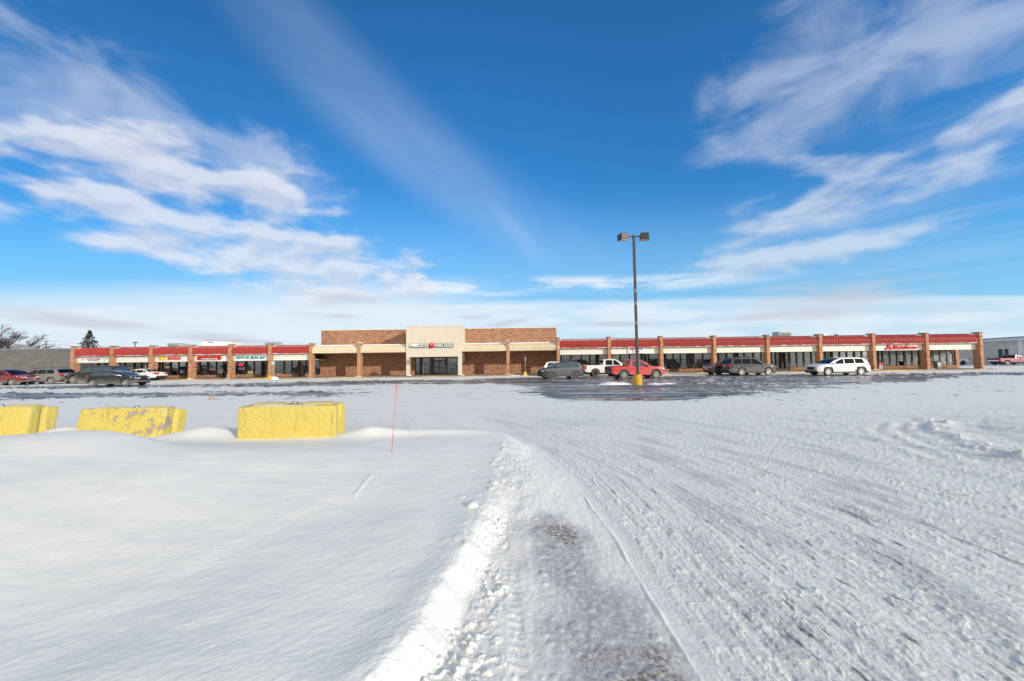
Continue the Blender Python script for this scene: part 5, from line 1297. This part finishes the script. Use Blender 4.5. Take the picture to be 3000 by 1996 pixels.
def sedan_spec(L, W, H, wb, fo, r):
    d = suv(L, W, H, wb, fo, r, 1.25, .96, 1.0, .9, .93)
    d['top'] = [(0, .66), (.05, .76), (.25, .84), (.8, .93), (1.25, .96), (1.75, 1.22), (2.25, H - .05), (2.8, H), (3.2, H - .03), (3.45, H - .08), (4.15, 1.08), (4.6, 1.04), (L - .06, 1.0), (L, .62)]
    d['rs'] = (3.5, 4.1); d['windows'] = [[(1.6, .97), (2.55, .99), (2.55, H - .13), (2.2, H - .16)], [(2.62, .99), (3.4, 1.01), (3.45, H - .15), (2.62, H - .13)], [(3.48, 1.02), (3.85, 1.05), (3.52, H - .17)]]
    d['tl'] = [(L - .03, .78), (L - .3, .84), (L - .3, .97), (L - .05, .97)]; d['tlf'] = (.78, .96); d['tlin'] = .5; d['pz'] = .80; return d
c = car('parked_car', 'white sedan seen from its rear beyond the black hatchback', 'car', sedan_spec(5.0, 1.85, 1.47, 2.8, .95, .33), P_('white sedan paint', (.78, .79, .80), .25, .5), RIMS, 5); park(c, 'r', 424, 1116.5, 180)
c = car('parked_car', 'dark car mostly hidden between the silver and the big black SUV', 'car', sedan_spec(4.8, 1.82, 1.50, 2.75, .95, .33), P_('dark blue paint', (.02, .035, .06), .4), RIMD, 5); park(c, 'f', 238, 1118.5, 180)
# middle group
c = car('parked_car', 'blue grey SUV with dark rims left of the white pickup', 'SUV',
        suv(4.45, 1.83, 1.70, 2.62, .88, .36, .95, 1.10, 1.15, .45, 1.06, rails=[(1.9, 3.7, 1.76)], cladz=.40, tlf=(1.02, 1.26), flare=0), P_('blue grey paint', (.014, .030, .044), .2, .7, (.07, .085, .09), 0, .5), RIMD, 5, TYREG, CLADM, CARGLASS_REFL); park(c, 'r', 1688.4, 1110, 180, 17)
c = car('parked_car', 'white SUV showing only its roof and rear behind the blue grey SUV', 'SUV', suv(4.5, 1.84, 1.70, 2.7, .9, .35, 1.0, 1.08, 1.1, .5, 1.05), P_('white suv paint', (.78, .79, .80), .3), RIMS, 5); park(c, 'r', 1612, 1102.5, 0)
c = car('pickup_truck', 'white crew cab pickup behind the red pickup', 'pickup truck',
        pickup(5.75, 2.02, 1.92, 3.65, .98, .41, 1.45, 1.22, .85, 3.75, 1.27, 1.22, cladz=.30, tgm=GREYM, rbm=CHROME), P_('white pickup paint', (.80, .80, .80), .25, .8, (.45, .42, .38)), RIMD, 6, TYREG, CLADM); park(c, 'r', 1745, 1104, 0)
c = car('pickup_truck', 'red crew cab pickup with dusty sides beside the lamp post', 'pickup truck',
        pickup(5.25, 1.92, 1.84, 3.15, .92, .40, 1.30, 1.18, .95, 3.45, 1.22, 1.14, cladz=.36, flare=1, tgm=CLADM, hmat=CLADM, mirmat=CLADM), P_('red dusty paint', (.52, .004, .013), .28, 1.0, (.42, .14, .13)), RIMG, 6, TYREG, CLADD, CARGLASS_REFL); park(c, 'r', 1828.9, 1111.8, 0, 7)
# right group
c = car('parked_car', 'black SUV nose to the left behind the grey wagon', 'SUV',
        suv(4.85, 1.94, 1.75, 2.92, .90, .385, 1.18, 1.12, 1.0, .5, 1.10, cladz=.36, ft=.16, gmat=CHROME), P_('black suv paint', (.008, .009, .013), .3, .6), RIMD, 5, TYRE, CLADM, CARGLASS_REFL); park(c, 'f', 2107.5, 1099.6, 180)
c = car('parked_car', 'large dusty grey SUV with bright rims nose to the right', 'SUV',
        suv(4.98, 1.96, 1.86, 2.78, .90, .40, 1.20, 1.18, .85, .38, 1.16, rails=[(2.0, 4.1, 1.93)], cladz=.34, tlf=(.98, 1.22), rt=.08, rbm=None or CLADM), P_('grey dusty paint', (.028, .030, .034), .6, 1.1, (.135, .13, .122)), RIMS, 6, TYREG, CLADM); park(c, 'r', 2174.4, 1101.2, 0)
c = car('parked_car', 'clean white SUV with dark cladding nearest on the right side', 'SUV',
        suv(5.25, 2.0, 1.77, 3.22, 1.0, .40, 1.12, 1.14, 1.15, .55, 1.12, cladz=.44, flare=1, ft=.16), P_('white clean paint', (.82, .83, .84), .12, .6), RIMS, 6, TYREG, CLADD); park(c, 'r', 2524.4, 1099.6, 180)
c = car('pickup_truck', 'old dull red pickup at the right picture edge by the pale building', 'pickup truck',
        pickup(4.8, 1.75, 1.52, 2.85, .85, .34, 1.25, 1.00, .6, 2.5, 1.0, .98, cladz=.3, rbm=CHROME), P_('old red paint', (.26, .02, .05), .35, .9, (.25, .14, .13)), RIMG, 5, TYREG, CLADD); park(c, 'r', 2953, 1068.5, 0, 0, -12.5)
c = car('pickup_truck', 'white pickup tail seen through the last open bay of the walkway', 'pickup truck',
        pickup(5.4, 1.95, 1.80, 3.3, .9, .39, 1.35, 1.18, .8, 3.5, 1.22, 1.16, cladz=.3), P_('white truck paint', (.75, .77, .80), .3), RIMD, 5, TYRE, CLADM); park(c, 'r', 2822, 1070.5, 180, 0)

# ------------------------------------------------------------------ light
SUN_EL, SUN_AZ = R(16.5), R(132)      # azimuth clockwise from +Y
sv = Vector((math.cos(SUN_EL) * math.sin(SUN_AZ), math.cos(SUN_EL) * math.cos(SUN_AZ), math.sin(SUN_EL)))
sl = bpy.data.lights.new('sun', 'SUN'); sl.energy = 3.2; sl.angle = R(.6); sl.color = (1.0, .92, .80)
so = bpy.data.objects.new('sun', sl); COL.objects.link(so); so.rotation_euler = sv.to_track_quat('Z', 'Y').to_euler(); so.location = sv * 100

W = bpy.data.worlds.new('World'); S.world = W; W.use_nodes = True; nt = W.node_tree; nt.nodes.clear(); g = G(nt)
out = nt.nodes.new('ShaderNodeOutputWorld'); bg = nt.nodes.new('ShaderNodeBackground'); nt.links.new(bg.outputs[0], out.inputs[0])
sky = g.n('ShaderNodeTexSky', sky_type='NISHITA'); sky.sun_disc = False; sky.sun_elevation = SUN_EL; sky.sun_rotation = SUN_AZ
sky.altitude = 200; sky.air_density = 1.0; sky.dust_density = .3; sky.ozone_density = 2.0
D = g.vm('NORMALIZE', g.n('ShaderNodeTexCoord').outputs['Generated']); dx, dy, dz = g.sep(D)
az = g.m('ARCTAN2', dx, dy); el = g.m('ARCSINE', dz)
AE = g.xyz(az, el, 0.0)
def ae(px, py):
    d = ray(px, py).normalized(); return math.atan2(d.x, d.y), math.asin(d.z)
dzc = g.m('ADD', g.m('MAXIMUM', dz, 0.0), .075)
PX, PY = g.m('DIVIDE', dx, dzc), g.m('DIVIDE', dy, dzc)
def ell(px, py, a, b, rot, soft=1.0):
    """soft cloud bank fixed at one direction of the sky; value 1 inside .. 0 outside"""
    a0 = np.array(ae(px, py)); J = np.stack([(np.array(ae(px + 4, py)) - np.array(ae(px - 4, py))) / 8, (np.array(ae(px, py + 4)) - np.array(ae(px, py - 4))) / 8], 1)
    c_, s_ = math.cos(R(rot)), math.sin(R(rot)); Mx = np.array([[c_ / a, s_ / a], [-s_ / b, c_ / b]]) @ np.linalg.inv(J)
    v = g.vm('SUBTRACT', AE, (float(a0[0]), float(a0[1]), 0))
    q = g.xyz(g.vm('DOT_PRODUCT', v, (float(Mx[0, 0]), float(Mx[0, 1]), 0)), g.vm('DOT_PRODUCT', v, (float(Mx[1, 0]), float(Mx[1, 1]), 0)), 0.0)
    return g.ss(g.vm('LENGTH', q), 1.0 + .35 * soft, 1.0 - .75 * soft)
def union(*a):
    r = a[0]
    for b in a[1:]: r = g.m('MAXIMUM', r, b)
    return r
# cloud texture lives on a flat layer overhead, drawn out along the wind
def layer(rot, sx, sy, off=0.0):
    c_, s_ = math.cos(R(rot)), math.sin(R(rot))
    return g.xyz(g.m('MULTIPLY', g.m('ADD', g.m('MULTIPLY', PX, c_), g.m('MULTIPLY', PY, s_)), sx), g.m('MULTIPLY', g.m('ADD', g.m('MULTIPLY', PX, -s_), g.m('MULTIPLY', PY, c_)), sy), off)
lA = layer(20, 1.0, 1.0); n1 = g.noise(lA, 1.5, 7, .54, .35)
AEs = g.xyz(g.m('MULTIPLY', az, 1.0), g.m('MULTIPLY', el, 2.0), 0.0)
n2 = g.noise(AEs, 5.6, 7, .55, .5)
n2p = g.noise(g.xyz(g.m('MULTIPLY', az, 1.0), g.m('MULTIPLY', el, 2.5), 3.0), 7.0, 7, .52, .12)
cumu = g.m('ADD', g.m('MULTIPLY', n1, .12), g.m('MULTIPLY', n2, .88))
def dens(mask, tex, lo=.15, hi=.7, k=.62, a=2.6): return g.m('MULTIPLY', g.ss(g.m('ADD', g.m('MULTIPLY', mask, k), g.m('MULTIPLY_ADD', tex, a, -a * .5)), lo, hi), g.ss(mask, 0.0, .25))
left_hi = union(ell(330, 330, 640, 190, 22), ell(760, 480, 330, 110, 26))
left_mid = union(ell(560, 520, 520, 120, 13), ell(230, 580, 460, 80, 4), ell(690, 650, 330, 110, 14), ell(960, 780, 400, 120, 12), ell(700, 740, 380, 70, 6))
right_hi = union(ell(2640, 130, 560, 250, -16), ell(2330, 260, 330, 190, -26), ell(2250, 360, 280, 60, -28))
right_mid = union(ell(2380, 640, 430, 90, -12), ell(2590, 570, 430, 85, -20), ell(2330, 740, 420, 60, -12), ell(2450, 490, 240, 45, 0), ell(2800, 470, 420, 80, -36))
c1 = g.m('MULTIPLY', dens(left_hi, cumu, .0, .90), .48)
c2 = g.m('MULTIPLY', dens(left_mid, n2p, .06, .66), .76)
c3 = g.m('MULTIPLY', dens(right_hi, cumu, .0, .95), .46)
c4_ = g.m('MULTIPLY', dens(right_mid, n2p, .04, .86), .56)
# high streaks
stt = g.noise(layer(-22, 1.7, .22, 4.0), 1.3, 5, .5, .2)
streak = g.m('MULTIPLY', g.m('MULTIPLY', union(ell(1180, 400, 700, 110, 40, 1.3), ell(1480, 640, 190, 42, 48, 1.2)), g.ss(stt, .05, .80)), .50)
veil = g.m('MULTIPLY', g.m('MULTIPLY', union(ell(2700, 620, 700, 330, -32, 1.3)), g.ss(g.noise(layer(35, 2.6, .35, 9.0), 1.2, 6, .6, .2), .40, .78)), .34)
# low bands
nb = g.noise(g.xyz(g.m('MULTIPLY', az, 1.6), g.m('MULTIPLY', el, 9.0), 0.0), 3.2, 6, .58, .3)
eld = g.m('MULTIPLY', g.m('DIVIDE', dz, g.m('MAXIMUM', dy, .25)), 57.29578)
elw = g.m('ADD', eld, g.m('MULTIPLY_ADD', nb, 2.2, -1.1))
hor = g.m('MULTIPLY', g.ss(elw, 9.0, 7.8), g.m('MULTIPLY_ADD', g.ss(nb, .36, .60), .34, .56))
low2 = g.m('MULTIPLY', g.ss(az, .06, -.30), g.m('MULTIPLY', g.ss(elw, 13.2, 9.0), .66))
band1 = g.m('MULTIPLY', g.m('MULTIPLY', union(ell(1780, 832, 430, 26, -1), ell(1350, 845, 200, 20, 4)), g.ss(nb, .38, .62)), .85)
haze = g.m('MULTIPLY', g.ss(eld, 27, 4), .72)
def over(*a):
    r = a[0]
    for b in a[1:]: r = g.m('SUBTRACT', 1.0, g.m('MULTIPLY', g.m('SUBTRACT', 1.0, r), g.m('SUBTRACT', 1.0, b)))
    return r
hsv = g.n('ShaderNodeHueSaturation'); hsv.inputs['Saturation'].default_value = 1.16; hsv.inputs['Hue'].default_value = .495; hsv.inputs['Value'].default_value = 1.32
g.put(hsv.inputs['Color'], sky.outputs[0])
skyc = g.vm('SCALE', g.vm('MULTIPLY', hsv.outputs[0], (.27, .68, .97)), scale=g.ss(az, -.95, .15, .70, 1.0))   # deep winter blue
skyc = g.mix(haze, skyc, (1.95, 3.8, 5.5, 1))
skyc = g.mix(veil, skyc, (3.6, 4.4, 5.8, 1))
skyc = g.mix(streak, skyc, (4.0, 4.8, 6.0, 1))
skyc = g.mix(over(hor, low2), skyc, (5.0, 5.6, 6.1, 1))
skyc = g.mix(band1, skyc, (5.6, 6.0, 6.3, 1))
shade = g.noise(g.xyz(g.m('MULTIPLY', az, 1.0), g.m('MULTIPLY_ADD', el, 2.5, .05), 3.0), 7.0, 5, .5, .12)
litc = g.mix(g.ss(g.m('SUBTRACT', n2p, shade), -.09, .11), (4.1, 4.4, 5.15, 1), (5.3, 5.45, 5.85, 1))
skyc = g.mix(over(c1, c3), skyc, g.mix(.5, litc, (4.2, 4.7, 5.7, 1)))
skyc = g.mix(over(c2, c4_), skyc, litc)
# grey cloud bars low over the horizon
bars = union(ell(2440, 880, 280, 46, -8), ell(700, 1000, 260, 14, 5), ell(60, 925, 320, 26, 4), ell(250, 945, 330, 20, 5), ell(560, 980, 200, 12, 3), ell(2420, 905, 210, 34, -6), ell(2300, 875, 180, 40, -2), ell(1480, 948, 90, 10, -10), ell(1390, 930, 60, 8, 0), ell(1800, 950, 160, 10, 0), ell(2250, 925, 170, 14, -6), ell(2650, 900, 200, 16, 2), ell(950, 925, 120, 10, 2), ell(1000, 870, 160, 14, 4))
skyc = g.mix(g.m('MULTIPLY', g.m('MULTIPLY', bars, g.ss(nb, .34, .56)), .75), skyc, (3.7, 3.95, 4.6, 1))
# added warm-white cloud layer, unseen behind the camera, to take blue off the snow
fill_deck = g.m('MULTIPLY', g.ss(dy, .12, -.25), g.ss(g.noise(layer(10, .8, .8, 20.0), 1.2, 5, .55, .3), .30, .50))
skyc = g.mix(g.m('MULTIPLY', fill_deck, .92), skyc, (6.7, 6.05, 5.1, 1))
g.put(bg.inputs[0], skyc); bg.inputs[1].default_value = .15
W.cycles.sampling_method = 'MANUAL'; W.cycles.sample_map_resolution = 512

# ------------------------------------------------------------------ picture
vs = S.view_settings; vs.view_transform = 'Standard'; vs.look = 'None'; vs.exposure = .07; vs.gamma = 1; vs.use_curve_mapping = False
S.render.engine = 'CYCLES'; S.cycles.max_bounces = 6; S.cycles.diffuse_bounces = 3; S.cycles.glossy_bounces = 3; S.cycles.transparent_max_bounces = 8
S.cycles.caustics_reflective = False; S.cycles.caustics_refractive = False
S.cycles.use_denoising = True
